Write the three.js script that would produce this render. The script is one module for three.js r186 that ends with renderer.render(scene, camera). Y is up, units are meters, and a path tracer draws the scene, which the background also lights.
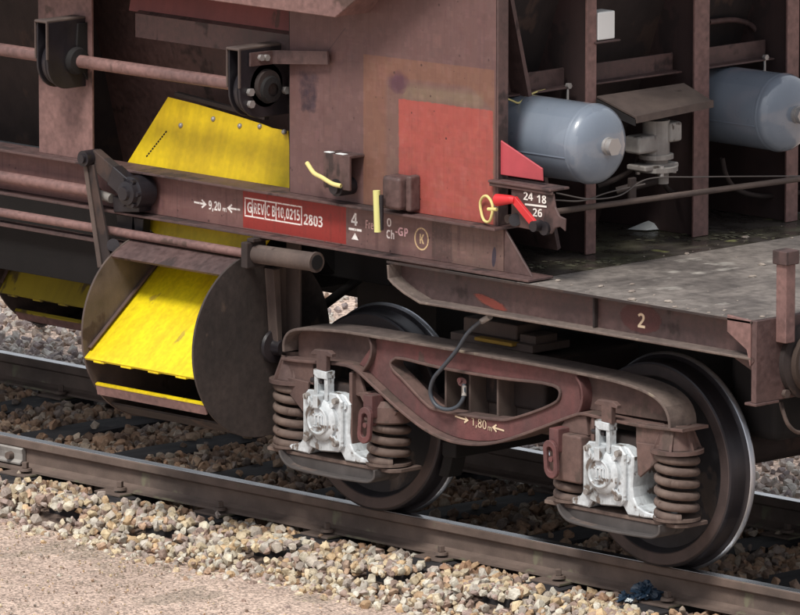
import * as THREE from 'three';
import { RoundedBoxGeometry } from 'three/addons/geometries/RoundedBoxGeometry.js';
import { ConvexGeometry } from 'three/addons/geometries/ConvexGeometry.js';
import { mergeGeometries, mergeVertices, toCreasedNormals } from 'three/addons/utils/BufferGeometryUtils.js';

// ---------------------------------------------------------------- camera, sky, sun, exposure
// x runs along the track (right), y up, z towards the near side; rail head top is y = 0, bogie centre x = 0
const scene = new THREE.Scene();
const renderer = new THREE.WebGLRenderer({ antialias: true });
renderer.setSize(1024, 787);
renderer.toneMapping = THREE.LinearToneMapping;
renderer.toneMappingExposure = 1.08;
renderer.outputColorSpace = THREE.SRGBColorSpace;
renderer.shadowMap.enabled = true;
const AZ = THREE.MathUtils.degToRad(45.607), EL = THREE.MathUtils.degToRad(9.714), FOC = 8149.3, DIST = 36.695;
const AIM = new THREE.Vector3(-0.5208, 1.0101, 1);
const BACK = new THREE.Vector3(Math.sin(AZ) * Math.cos(EL), Math.sin(EL), Math.cos(AZ) * Math.cos(EL));
const RIGHT = new THREE.Vector3(Math.cos(AZ), 0, -Math.sin(AZ)), UP = BACK.clone().cross(RIGHT);
const EYE = AIM.clone().addScaledVector(BACK, DIST);
const camera = new THREE.PerspectiveCamera(2 * Math.atan(307.5 / FOC) * 180 / Math.PI, 1024 / 787, 0.5, 2000);
camera.position.copy(EYE); camera.up.set(0, 1, 0); camera.lookAt(AIM);
scene.add(camera);

function rng(a) { return () => { a |= 0; a = a + 0x6D2B79F5 | 0; let t = Math.imul(a ^ a >>> 15, 1 | a); t = t + Math.imul(t ^ t >>> 7, 61 | t) ^ t; return ((t ^ t >>> 14) >>> 0) / 4294967296; }; }
const mix = (a, b, t) => a + (b - a) * t, clamp = (x, a = 0, b = 1) => Math.min(b, Math.max(a, x));
const smooth = (a, b, x) => { const t = clamp((x - a) / (b - a)); return t * t * (3 - 2 * t); };
// tileable value noise
function noiseGrid(seed) { const r = rng(seed), g = new Float32Array(65536); for (let i = 0; i < 65536; i++) g[i] = r(); return g; }
const NG = [11, 22, 33, 44, 55].map(noiseGrid);
function vn(g, x, y, px, py) {
  const xi = Math.floor(x), yi = Math.floor(y), fx = x - xi, fy = y - yi, u = fx * fx * (3 - 2 * fx), v = fy * fy * (3 - 2 * fy);
  const at = (i, j) => g[((((i % px) + px) % px) & 255) + (((((j % py) + py) % py) & 255) << 8)];
  return mix(mix(at(xi, yi), at(xi + 1, yi), u), mix(at(xi, yi + 1), at(xi + 1, yi + 1), u), v);
}
function fbm(k, u, v, fx, fy, oct = 4) { let s = 0, a = 0.5, n = 0; for (let o = 0; o < oct; o++) { s += a * vn(NG[(k + o) % 5], u * fx, v * fy, fx, fy); n += a; a *= 0.5; fx *= 2; fy *= 2; } return s / n; }

{ // overcast sky: bright veil of cloud, a little brighter overhead and round the hidden sun
  const W = 512, H = 256, d = new Float32Array(W * H * 4), sd = new THREE.Vector3(0.18, 0.81, 0.55).normalize();
  for (let j = 0; j < H; j++) for (let i = 0; i < W; i++) {
    const th = (j + 0.5) / H * Math.PI - Math.PI / 2, ph = ((i + 0.5) / W - 0.5) * 2 * Math.PI;
    const y = Math.sin(th), x = Math.cos(th) * Math.cos(ph), z = Math.cos(th) * Math.sin(ph);
    const c = fbm(1, i / W, j / H, 8, 6, 5), glow = Math.pow(Math.max(0, x * sd.x + y * sd.y + z * sd.z), 4);
    let L = (0.36 + 0.46 * Math.max(0, y)) * (0.8 + 0.4 * c) + 0.55 * glow;
    if (y < 0) L = 0.2;
    const k = (j * W + i) * 4; d[k] = L * 0.97; d[k + 1] = L; d[k + 2] = L * 1.06; d[k + 3] = 1;
  }
  const t = new THREE.DataTexture(d, W, H, THREE.RGBAFormat, THREE.FloatType);
  t.mapping = THREE.EquirectangularReflectionMapping; t.magFilter = t.minFilter = THREE.LinearFilter; t.wrapS = THREE.RepeatWrapping; t.needsUpdate = true;
  scene.background = t; scene.environment = t;
}
const sun = new THREE.DirectionalLight(new THREE.Color(1, 0.95, 0.87), 2.9);
sun.position.set(8, 35, 24); sun.target.position.set(0, 0, 0); sun.castShadow = true; sun.shadow.radius = 28;
Object.assign(sun.shadow.camera, { left: -9, right: 9, top: 7, bottom: -7, near: 1, far: 90 }); sun.shadow.mapSize.set(4096, 4096);
scene.add(sun, sun.target);

// ---------------------------------------------------------------- helpers
// point of the plane axis = c that lies on the line of sight through (px, py) of the 800 x 615 photograph (used once, to survey positions)
function at(px, py, axis, c) {
  const d = RIGHT.clone().multiplyScalar((px - 400) / FOC).addScaledVector(UP, (307.5 - py) / FOC).sub(BACK);
  return EYE.clone().addScaledVector(d, (c - EYE[axis]) / d[axis]);
}
const onPlane = (px, py, p0, n) => { const d = RIGHT.clone().multiplyScalar((px - 400) / FOC).addScaledVector(UP, (307.5 - py) / FOC).sub(BACK); return EYE.clone().addScaledVector(d, p0.clone().sub(EYE).dot(n) / d.dot(n)); };
const XY = (z, pts) => pts.map(([px, py]) => { const p = at(px, py, 'z', z); return [p.x, p.y]; });
const used = {};
function numbered(n) { const k = used[n] = (used[n] ?? -1) + 1; return k ? `${n}_${String(k).padStart(3, '0')}` : n; }
function boxUV(g) { // uv in metres, each face from its main side
  if (g.index) g = g.toNonIndexed();
  const p = g.attributes.position, uv = new Float32Array(p.count * 2), a = new THREE.Vector3(), b = new THREE.Vector3(), c = new THREE.Vector3();
  for (let i = 0; i < p.count; i += 3) {
    a.fromBufferAttribute(p, i); b.fromBufferAttribute(p, i + 1); c.fromBufferAttribute(p, i + 2);
    const n = b.clone().sub(a).cross(c.clone().sub(a)), x = Math.abs(n.x), y = Math.abs(n.y), z = Math.abs(n.z);
    [a, b, c].forEach((q, k) => { const [s, t] = y > x && y > z ? [q.x, -q.z] : x > z ? [-q.z + 0.37, q.y] : [q.x, q.y]; uv[(i + k) * 2] = s; uv[(i + k) * 2 + 1] = t; });
  }
  g.setAttribute('uv', new THREE.BufferAttribute(uv, 2)); return g;
}
function mesh(name, geoms, mat, parent = scene, keepUV = false) {
  geoms = (Array.isArray(geoms) ? geoms : [geoms]).map(g => { if (g.index) g = g.toNonIndexed(); for (const k of Object.keys(g.attributes)) if (!['position', 'normal', 'uv'].includes(k)) g.deleteAttribute(k); g.morphAttributes = {}; return g; });
  let g = geoms.length > 1 ? mergeGeometries(geoms) : geoms[0];
  if (!keepUV) g = boxUV(g);
  const m = new THREE.Mesh(g, mat); m.castShadow = m.receiveShadow = true;
  m.name = parent === scene ? numbered(name) : name; parent.add(m); return m;
}
function tag(o, label, category, group) { o.userData.label = label; if (category) o.userData.category = category; if (group) o.userData.group = group; return o; }
const note = (o, label) => { o.userData.label = label; return o; };
function thing(name, label, category, group, pos = [0, 0, 0]) { const o = new THREE.Group(); o.name = numbered(name); scene.add(o); o.position.set(...pos); return tag(o, label, category, group); }
function struct(o) { o.userData.kind = 'structure'; return o; }
const box = (x0, x1, y0, y1, z0, z1, r = 0.004) => { const s = [Math.abs(x1 - x0), Math.abs(y1 - y0), Math.abs(z1 - z0)]; const g = r > 0 ? new RoundedBoxGeometry(...s, 1, Math.min(r, ...s.map(v => v * 0.45))) : new THREE.BoxGeometry(...s); g.translate((x0 + x1) / 2, (y0 + y1) / 2, (z0 + z1) / 2); return g; };
function shape(pts, holes = []) { const s = new THREE.Shape(pts.map(p => new THREE.Vector2(...p))); for (const h of holes) s.holes.push(new THREE.Path(h.map(p => new THREE.Vector2(...p)))); return s; }
function prism(pts, z0, z1, holes = [], bev = 0.003) { // outline in x, y drawn out along z
  const b = Math.min(bev, (z1 - z0) * 0.4), g = new THREE.ExtrudeGeometry(shape(pts, holes), { depth: z1 - z0 - 2 * b, bevelEnabled: b > 0, bevelThickness: b, bevelSize: b, bevelOffset: -b, bevelSegments: 1, curveSegments: 10 });
  g.translate(0, 0, z0 + b); return g;
}
function prismX(zy, x0, x1, holes = [], bev = 0.003) { const g = prism(zy.map(([z, y]) => [-z, y]), x0, x1, holes.map(h => h.map(([z, y]) => [-z, y])), bev); g.rotateY(Math.PI / 2); return g; }
function prismY(xz, y0, y1, bev = 0.003) { const g = prism(xz.map(([x, z]) => [x, -z]), y0, y1, [], bev); g.rotateX(-Math.PI / 2); return g; }
function smoothLine(pts, n = 6) { const c = new THREE.CatmullRomCurve3(pts.map(([x, y]) => new THREE.Vector3(x, y, 0)), false, 'centripetal'); return c.getPoints((pts.length - 1) * n).map(p => [p.x, p.y]); }
function offsetLine(pts, t) { return pts.map((p, i) => { const a = pts[Math.max(0, i - 1)], b = pts[Math.min(pts.length - 1, i + 1)], dx = b[0] - a[0], dy = b[1] - a[1], l = Math.hypot(dx, dy) || 1; return [p[0] - dy / l * t, p[1] + dx / l * t]; }); }
function ribbon(pts, t, z0, z1) { return prism([...pts, ...offsetLine(pts, t).reverse()], z0, z1, [], 0.003); }   // plate bent along a line, thickness to the left of travel
function rod(a, b, r, seg = 14, r2 = r) { a = new THREE.Vector3(...(a.toArray?.() ?? a)); b = new THREE.Vector3(...(b.toArray?.() ?? b)); const d = b.clone().sub(a), g = new THREE.CylinderGeometry(r2, r, d.length(), seg); g.applyQuaternion(new THREE.Quaternion().setFromUnitVectors(new THREE.Vector3(0, 1, 0), d.clone().normalize())); g.translate(...a.clone().add(b).multiplyScalar(0.5).toArray()); return g; }
function bar(a, b, w, h, upv = [0, 1, 0]) { a = new THREE.Vector3(...(a.toArray?.() ?? a)); b = new THREE.Vector3(...(b.toArray?.() ?? b)); const d = b.clone().sub(a), L = d.length(); d.normalize(); const s = new THREE.Vector3(...upv).cross(d).normalize(), u = d.clone().cross(s); const g = new RoundedBoxGeometry(w, h, L, 1, Math.min(w, h) * 0.12); g.applyMatrix4(new THREE.Matrix4().makeBasis(s, u, d)); g.translate(...a.clone().add(b).multiplyScalar(0.5).toArray()); return g; }
const wire = (pts, r, n = 40, seg = 8) => new THREE.TubeGeometry(new THREE.CatmullRomCurve3(pts.map(p => p.isVector3 ? p : new THREE.Vector3(...p))), n, r, seg);
function latheZ(prof, seg = 48) { const g = new THREE.LatheGeometry(prof.map(([r, z]) => new THREE.Vector2(r, z)), seg); g.rotateX(Math.PI / 2); return toCreasedNormals(g, 0.5); } // profile (radius, z)
function latheX(prof, seg = 48) { const g = latheZ(prof, seg); g.rotateY(Math.PI / 2); return g; }
const hexBolt = (x, y, z, r, h) => { const g = new THREE.CylinderGeometry(r * 0.93, r, h, 6); g.rotateX(Math.PI / 2); g.translate(x, y, z + h / 2); return g; };
const hexBoltX = (x, y, z, r, h) => { const g = new THREE.CylinderGeometry(r, r * 0.93, h, 6); g.rotateZ(-Math.PI / 2); g.translate(x + h / 2, y, z); return g; };

// ---------------------------------------------------------------- materials (linear base colours)
const s8 = x => Math.round(255 * clamp(x <= 0.0031308 ? 12.92 * x : 1.055 * Math.pow(x, 1 / 2.4) - 0.055));
let seedK = 0;
function surf({ c, c2, c3 = null, thr = 0.62, rough = 0.7, rvar = 0.15, metal = 0, bump = 0.0015, tile = 1.3, streak = 0.25, speck = 0.12, bf = 20, size = 512, f = 3, rm = false, extra = {} }) {
  const n = size, col = new Uint8Array(n * n * 4), rg = new Uint8Array(n * n * 4), bp = new Uint8Array(n * n * 4), k = seedK++, du = (k * 0.317) % 1;
  const r = rng(900 + k);
  for (let j = 0; j < n; j++) for (let i = 0; i < n; i++) {
    const u = i / n + du, v = j / n + du * 0.7;
    const a = smooth(0.3, 0.7, fbm(k, u, v, f, f, 5)), st = fbm(k + 2, u, v, 48, 3, 3), b = fbm(k + 1, u, v, bf, bf, bf > 60 ? 2 : 4), w = r();
    let t = clamp(a + streak * (st - 0.5) * 2.2);
    const m = 1 + speck * (b - 0.5) * 2 + speck * 0.5 * (w - 0.5);
    const rust = c3 ? smooth(thr, thr + 0.1, fbm(k + 3, u, v, 9, 9, 5) + 0.25 * (st - 0.5)) : 0, q = (j * n + i) * 4;
    for (let h = 0; h < 3; h++) { let x = mix(c[h], c2[h], t) * m; if (c3) x = mix(x, c3[h] * m, rust); col[q + h] = s8(x); rg[q + h] = 255 * clamp(rough + rvar * (b - 0.5) * 2 + (rust * 0.15)); bp[q + h] = 255 * clamp(0.5 * b + 0.35 * a * 0.4 + 0.2 * w + 0.25 * rust); }
    col[q + 3] = rg[q + 3] = bp[q + 3] = 255;
  }
  const tx = (d, srgb) => { const t = new THREE.DataTexture(d, n, n, THREE.RGBAFormat); t.wrapS = t.wrapT = THREE.RepeatWrapping; t.magFilter = THREE.LinearFilter; t.minFilter = THREE.LinearMipmapLinearFilter; t.repeat.set(1 / tile, 1 / tile); if (srgb) t.colorSpace = THREE.SRGBColorSpace; t.needsUpdate = true; return t; };
  return new THREE.MeshPhysicalMaterial({ map: tx(col, true), roughnessMap: rm ? tx(rg) : null, bumpMap: tx(bp), bumpScale: bump, roughness: rm ? 1 : rough, metalness: metal, side: THREE.DoubleSide, ...extra });
}
const M = {
  brown: surf({ rm: true, c: [0.1, 0.057, 0.053], c2: [0.068, 0.042, 0.041], c3: [0.042, 0.026, 0.025], thr: 0.66, rough: 0.62, bump: 0.0014, bf: 64, speck: 0.3 }),       // oxide brown wagon paint
  rosy: surf({ c: [0.2, 0.112, 0.102], c2: [0.145, 0.083, 0.078], c3: [0.085, 0.05, 0.042], thr: 0.68, rough: 0.6, bump: 0.0012, bf: 64, speck: 0.3 }),                // faded pinkish brown
  dusty: surf({ rm: true, c: [0.12, 0.088, 0.074], c2: [0.078, 0.056, 0.05], c3: [0.055, 0.035, 0.03], thr: 0.66, rough: 0.85, bump: 0.0022, speck: 0.3 }), // brake dust over steel
  frame: surf({ bf: 50, c: [0.135, 0.082, 0.071], c2: [0.084, 0.053, 0.049], c3: [0.085, 0.057, 0.048], thr: 0.62, rough: 0.8, bump: 0.0022, speck: 0.25 }),
  frameRed: surf({ bf: 50, c: [0.155, 0.055, 0.054], c2: [0.098, 0.048, 0.047], c3: [0.085, 0.053, 0.046], thr: 0.63, rough: 0.75, bump: 0.002, speck: 0.25 }),
  topDust: surf({ bf: 50, c: [0.15, 0.115, 0.1], c2: [0.095, 0.07, 0.064], c3: [0.23, 0.19, 0.15], thr: 0.72, rough: 0.95, bump: 0.003, speck: 0.35 }),
  drumSide: surf({ c: [0.055, 0.041, 0.037], c2: [0.035, 0.027, 0.025], c3: [0.1, 0.07, 0.055], thr: 0.7, rough: 0.8, bf: 60, speck: 0.35, bump: 0.0015 }),
  black: surf({ c: [0.01, 0.008, 0.009], c2: [0.005, 0.0045, 0.005], rough: 0.8, bump: 0.002 }),
  grease: surf({ c: [0.016, 0.014, 0.018], c2: [0.03, 0.024, 0.026], rough: 0.42, bump: 0.002, speck: 0.3 }),
  shadeBrown: surf({ c: [0.062, 0.034, 0.032], c2: [0.04, 0.024, 0.024], c3: [0.03, 0.02, 0.02], thr: 0.64, rough: 0.75 }),  // bay web brown, darkened to carry the shade of the bay
  sootShade: surf({ c: [0.038, 0.026, 0.024], c2: [0.022, 0.016, 0.016], c3: [0.055, 0.034, 0.028], rough: 0.85, bump: 0.002, speck: 0.3 }),  // grime tone, doubles as shade colour on hopper walls
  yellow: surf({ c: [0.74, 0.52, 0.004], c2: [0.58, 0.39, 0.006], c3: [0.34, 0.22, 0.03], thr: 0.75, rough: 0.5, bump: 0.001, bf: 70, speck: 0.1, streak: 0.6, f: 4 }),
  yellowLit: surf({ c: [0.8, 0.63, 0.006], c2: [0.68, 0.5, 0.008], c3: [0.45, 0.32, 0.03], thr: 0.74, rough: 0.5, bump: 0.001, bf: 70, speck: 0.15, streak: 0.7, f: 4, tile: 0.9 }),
  yellowShaded: surf({ c: [0.3, 0.235, 0.012], c2: [0.2, 0.155, 0.012], c3: [0.09, 0.065, 0.02], thr: 0.6, rough: 0.75 }),  // trough yellow darkened for the shade under the wagon
  guard: surf({ c: [0.085, 0.075, 0.073], c2: [0.055, 0.048, 0.047], c3: [0.13, 0.1, 0.088], thr: 0.66, rough: 0.75, bump: 0.0015, speck: 0.25 }),
  tank: surf({ rm: true, c: [0.2, 0.235, 0.29], c2: [0.165, 0.2, 0.255], rough: 0.3, rvar: 0.05, bump: 0.0002, speck: 0.05, extra: { clearcoat: 1, clearcoatRoughness: 0.06 } }),
  white: surf({ c: [0.58, 0.62, 0.65], c2: [0.36, 0.385, 0.4], c3: [0.14, 0.115, 0.1], thr: 0.6, rough: 0.4, bump: 0.002, f: 6, bf: 40, speck: 0.2, tile: 0.5 }),
  flapRed: surf({ c: [0.21, 0.06, 0.055], c2: [0.15, 0.045, 0.045], c3: [0.08, 0.035, 0.03], thr: 0.66, rough: 0.65 }),
  castGrey: surf({ c: [0.33, 0.31, 0.29], c2: [0.2, 0.18, 0.17], c3: [0.09, 0.07, 0.06], thr: 0.66, rough: 0.7, tile: 0.5 }),
  coil: surf({ c: [0.165, 0.12, 0.1], c2: [0.1, 0.068, 0.058], c3: [0.08, 0.05, 0.04], thr: 0.62, rough: 0.8, tile: 0.5, bump: 0.002, speck: 0.3 }),
  rail: surf({ c: [0.14, 0.1, 0.083], c2: [0.095, 0.071, 0.061], c3: [0.16, 0.145, 0.1], thr: 0.68, rough: 0.8, bump: 0.002, speck: 0.3, streak: 0.1 }),
  railTop: surf({ rm: true, c: [0.9, 0.92, 0.95], c2: [0.78, 0.8, 0.83], rough: 0.2, rvar: 0.06, metal: 1, bump: 0.0003 }),
  tread: surf({ c: [0.055, 0.05, 0.056], c2: [0.03, 0.028, 0.034], rough: 0.38, metal: 0.5, bump: 0.0004 }),
  flange: surf({ c: [0.7, 0.74, 0.8], c2: [0.55, 0.58, 0.64], rough: 0.4, metal: 1, bump: 0.0003 }),
  wheel: surf({ c: [0.036, 0.035, 0.042], c2: [0.023, 0.023, 0.029], c3: [0.075, 0.06, 0.056], thr: 0.63, rough: 0.7, bump: 0.0015, speck: 0.3 }),
  rim: surf({ c: [0.085, 0.062, 0.06], c2: [0.055, 0.043, 0.044], rough: 0.6, metal: 0.2, bump: 0.0012, speck: 0.25 }),
  redPaint: surf({ c: [0.62, 0.03, 0.035], c2: [0.5, 0.026, 0.032], rough: 0.4, bump: 0.0003 }),
  redGusset: surf({ c: [0.46, 0.068, 0.085], c2: [0.4, 0.06, 0.075], rough: 0.5, bump: 0.0006 }),
  wood: surf({ c: [0.03, 0.027, 0.03], c2: [0.016, 0.015, 0.018], c3: [0.055, 0.046, 0.042], thr: 0.68, rough: 0.85, bump: 0.005, streak: 1.2, f: 4 }),
  cable: new THREE.MeshPhysicalMaterial({ color: new THREE.Color().setRGB(0.05, 0.06, 0.075), roughness: 0.45 }),
  thinWire: new THREE.MeshPhysicalMaterial({ color: new THREE.Color().setRGB(0.1, 0.085, 0.08), roughness: 0.5 }),
  rope: new THREE.MeshPhysicalMaterial({ color: new THREE.Color().setRGB(0.72, 0.62, 0.25), roughness: 0.8 }),
  stick: new THREE.MeshPhysicalMaterial({ color: new THREE.Color().setRGB(0.68, 0.66, 0.25), roughness: 0.6 }),
  bolt: new THREE.MeshPhysicalMaterial({ color: new THREE.Color().setRGB(0.42, 0.4, 0.39), roughness: 0.45, metalness: 0.5 }),
  paper: new THREE.MeshPhysicalMaterial({ color: new THREE.Color().setRGB(0.82, 0.86, 0.87), roughness: 0.7, side: THREE.DoubleSide }),
  rag: new THREE.MeshPhysicalMaterial({ color: new THREE.Color().setRGB(0.016, 0.035, 0.065), roughness: 0.4 }),
};
// lettering: left end and foot of the line at (x, y), letter height in metres, optional width
function txt(g, str, x, y, size, w = 0, bold = false) { const k = 1000; g.save(); g.translate(x, y); g.scale(1 / k, 1 / k); g.font = `${bold ? 'bold ' : ''}${Math.round(size * k)}px sans-serif`; if (w) g.scale(w * k / g.measureText(str).width, 1); g.fillText(str, 0, 0); g.restore(); }
// paint and lettering on one flat plate: canvas of w x h metres, drawn in metres with y up from the plate's lower left corner
function decal(name, x0, x1, y0, y1, z, draw, parent, ppm = 620, rough = 0.6, solid = false) {
  const w = x1 - x0, h = y1 - y0, cv = document.createElement('canvas'); cv.width = Math.min(2048, Math.round(w * ppm)); cv.height = Math.min(2048, Math.round(h * ppm));
  const g = cv.getContext('2d'); g.scale(cv.width / w, cv.height / h); draw(g, w, h);
  const t = new THREE.CanvasTexture(cv); t.colorSpace = THREE.SRGBColorSpace; t.anisotropy = 8;
  const geo = new THREE.PlaneGeometry(w, h); geo.translate((x0 + x1) / 2, (y0 + y1) / 2, z);
  const m = mesh(name, geo, new THREE.MeshPhysicalMaterial({ map: t, roughness: rough, transparent: !solid, side: THREE.DoubleSide }), parent, true);
  m.castShadow = false; return m;
}

// ---------------------------------------------------------------- ground, ballast, sleepers, rails
const R0 = rng(77);
const GROUND_Y = -0.245;
function gnoise(x, z) { return vn(NG[2], x * 1.3 + 50, z * 1.3 + 50, 256, 256) * 0.6 + vn(NG[3], x * 4.1 + 90, z * 4.1 + 90, 256, 256) * 0.25 + vn(NG[4], x * 11 + 30, z * 11 + 70, 256, 256) * 0.15; }
const sand = surf({ c: [0.53, 0.405, 0.335], c2: [0.43, 0.325, 0.268], c3: [0.37, 0.29, 0.235], thr: 0.6, rough: 0.95, bump: 0.006, speck: 0.9, tile: 2.3, f: 11, bf: 250, size: 1600, streak: 0 });
const farGrit = surf({ c: [0.33, 0.26, 0.245], c2: [0.25, 0.19, 0.18], c3: [0.14, 0.11, 0.105], thr: 0.6, rough: 0.95, bump: 0.01, speck: 0.5, tile: 1.1, f: 6 });
{
  const g = new THREE.PlaneGeometry(1, 1, 220, 220); g.rotateX(-Math.PI / 2);
  const p = g.attributes.position;
  for (let i = 0; i < p.count; i++) { // fine cells near the track, coarse ones towards the horizon
    const f = t => Math.sign(t) * (Math.abs(t) * 14 + Math.pow(Math.abs(t) * 2, 7) * 600), x = f(p.getX(i)) - 1, z = f(p.getZ(i)) + 1;
    p.setXYZ(i, x, GROUND_Y - 0.02 + 0.035 * gnoise(x * 0.9, z * 0.9) * (Math.abs(x) < 12 && Math.abs(z) < 12 ? 1 : 0), z);
  }
  g.computeVertexNormals();
  struct(note(mesh('ground', g, sand), 'pale sandy ground beside the track'));
}
// height of the ballast: level with the sleepers, shoulders falling away on both sides
function ballastY(x, z) {
  const n = gnoise(x * 2, z * 2) - 0.5, edge = 1.47 + 0.22 * (gnoise(x * 0.7 + 9, 4) - 0.5) * 2 + 0.035 * (x + 1);
  let y = -0.178 + 0.03 * n;
  if (z > 1.05) y -= smooth(1.1, edge + 0.06, z) * 0.085;
  if (z < -0.95) y -= smooth(0.95, 1.9, -z) * 0.05;
  return { y, edge };
}
const bedMat = surf({ c: [0.2, 0.145, 0.115], c2: [0.12, 0.085, 0.07], c3: [0.3, 0.23, 0.18], thr: 0.62, rough: 0.95, bump: 0.01, speck: 0.5, tile: 0.9, f: 7 });
const bed = (() => {
  const nx = 240, nz = 110, g = new THREE.PlaneGeometry(1, 1, nx, nz); g.rotateX(-Math.PI / 2);
  const p = g.attributes.position;
  for (let i = 0; i < p.count; i++) { const x = -9.5 + 15.5 * (p.getX(i) + 0.5), z = -7 + 8.75 * (p.getZ(i) + 0.5), b = ballastY(x, z); let y = b.y - 0.035; if (z > b.edge) y = GROUND_Y - 0.02 - (z - b.edge) * 0.15; p.setXYZ(i, x, y, z); }
  g.computeVertexNormals();
  return struct(note(mesh('ballast', g, bedMat), 'bed of pale crushed stone under the rails'));
})();

const SLEEPERS = [-8.92, -8.22, -7.51, -6.81, -6.1, -5.4, -4.69, -3.985, -3.28, -2.61, -1.92, -1.2, -0.455, 0.29, 0.965, 1.68, 2.39, 3.1, 3.8, 4.5];
const sleeperNames = { '-3.28': 'under the rail joint at the far left', '-2.61': 'second from the rail joint, its near end showing beside the stones', '-1.92': 'just left of the round yellow chute bottom', '-1.2': 'below the left white axle box', '-0.455': 'below the belly of the bogie frame', '0.29': 'below the right axle box guard', '0.965': 'beside the crumpled dark blue rag' };
const woodGeoms = [0, 1, 2].map(v => {
  const rr = rng(400 + v), g = new RoundedBoxGeometry(0.235, 0.14, 2.55, 3, 0.012), p = g.attributes.position;
  const gg = new THREE.BoxGeometry(0.235, 0.14, 2.36, 6, 2, 40), q = gg.attributes.position;
  for (let i = 0; i < q.count; i++) { const x = q.getX(i), y = q.getY(i), z = q.getZ(i), e = Math.abs(x) > 0.11 ? 1 : 0; q.setXYZ(i, x + (vn(NG[v], z * 5 + 20, x * 9 + 20, 256, 256) - 0.5) * 0.016 * e, y + (vn(NG[v + 1], z * 3 + 40, x * 60 + 40, 256, 256) - 0.5) * 0.012 - e * (y > 0 ? 0.008 : 0), z); }
  gg.computeVertexNormals(); return boxUV(gg);
});
const plateGeom = boxUV(box(-0.09, 0.09, -0.157, -0.1455, -0.14, 0.14, 0.003));
const screwGeom = (() => { const a = new THREE.CylinderGeometry(0.03, 0.033, 0.012, 14); a.translate(0, 0.006, 0); const b = new RoundedBoxGeometry(0.026, 0.03, 0.026, 1, 0.004); b.translate(0, 0.027, 0); return boxUV(mergeGeometries([a.toNonIndexed(), b.toNonIndexed()].map(g => { g.morphAttributes = {}; return g; }))); })();
SLEEPERS.forEach((sx, i) => {
  const t = thing('sleeper', '', 'sleeper', 'dark wooden sleepers under the rails', [sx, 0, 0]);
  const nm = sleeperNames[String(sx)], ord = ['first', 'second', 'third', 'fourth', 'fifth', 'sixth', 'seventh', 'eighth'];
  t.userData.label = nm ? `dark tarred wooden sleeper ${nm}` : sx < -3.3 ? `dark tarred wooden sleeper, ${ord[7 - i]} to the left of the rail joint` : `dark tarred wooden sleeper, ${ord[i - 15]} to the right of the crumpled blue rag`;
  const m = new THREE.Mesh(woodGeoms[i % 3], M.wood); m.name = 'timber'; m.position.set(0, -0.227, -0.02); m.rotation.y = (R0() - 0.5) * 0.02; m.castShadow = m.receiveShadow = true; t.add(m);
  for (const s of [1, -1]) {
    const pl = new THREE.Mesh(plateGeom, M.rail); pl.name = 'base_plate'; pl.position.set(0, 0, s * 0.7505); pl.castShadow = pl.receiveShadow = true; t.add(pl);
    for (const [dx, dz] of [[0.03, 0.082], [-0.03, -0.082]]) { const b = new THREE.Mesh(screwGeom, M.rail); b.name = 'screw'; b.position.set(dx, -0.134, s * 0.7505 + dz); b.rotation.y = R0() * 3; b.castShadow = b.receiveShadow = true; t.add(b); }
  }
});
// flat-bottomed rail, head top at y = 0
const railHalf = [[0.028, 0], [0.033, -0.005], [0.0335, -0.036], [0.03, -0.041], [0.009, -0.05], [0.0075, -0.075], [0.009, -0.115], [0.03, -0.127], [0.066, -0.134], [0.067, -0.145]];
const railProfile = [...railHalf.map(([z, y]) => [z, y]), ...railHalf.slice().reverse().map(([z, y]) => [-z, y])];
function makeRail(z, label) {
  const t = thing('rail', label, 'rail', 'running rails', [0, 0, z]);
  mesh('rail_body', prismX(railProfile, -40, 30, [], 0), M.rail, t);
  mesh('running_surface', (() => { const g = box(-40, 30, -0.004, 0.0015, -0.0265, 0.0265, 0.0014); return g; })(), M.railTop, t);
  return t;
}
const nearRail = makeRail(0.7505, 'near rail with a rusty side face, in front of the wheels');
makeRail(-0.7505, 'far rail with a bright shiny top, behind the chutes and wheels');
{ // joint bar bolted to the near rail
  const e = at(20, 455, 'z', 0.8).x;
  const f = mesh('joint_bar', [prismX([[0.0105, -0.046], [0.03, -0.043], [0.04, -0.05], [0.036, -0.07], [0.036, -0.1], [0.052, -0.113], [0.05, -0.121], [0.012, -0.116]], e - 0.62, e, [], 0.002)], M.castGrey, nearRail);
  note(f, 'pale steel joint bar bolted against the rail');
  for (let k = 0; k < 4; k++) mesh('joint_bolt', hexBolt(e - 0.075 - k * 0.14, -0.084, 0.036, 0.02, 0.03), M.rail, f);
}
// ballast stones
const stoneMats = [0, 1, 2].map(k => new THREE.MeshPhysicalMaterial({ color: 0xffffff, roughness: 0.9, map: null }));
const stoneGeoms = []; {
  const rr = rng(5150);
  for (let v = 0; v < 14; v++) {
    const pts = [], sx = 0.85 + rr() * 0.4, sy = 0.6 + rr() * 0.3, sz = 0.7 + rr() * 0.3;
    for (let i = 0; i < 18; i++) { const d = new THREE.Vector3(rr() - 0.5, rr() - 0.5, rr() - 0.5).normalize().multiplyScalar(0.82 + rr() * 0.28); pts.push(new THREE.Vector3(d.x * sx, d.y * sy, d.z * sz)); }
    let g = new ConvexGeometry(pts); g = toCreasedNormals(g, 0.5); stoneGeoms.push(boxUV(g));
  }
}
const stoneTex = surf({ c: [0.95, 0.95, 0.95], c2: [0.72, 0.7, 0.68], c3: [0.55, 0.47, 0.4], thr: 0.6, rough: 0.92, bump: 0.05, speck: 0.2, tile: 4, f: 6, streak: 0.1 });
stoneTex.bumpScale = 0.004;
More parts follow.
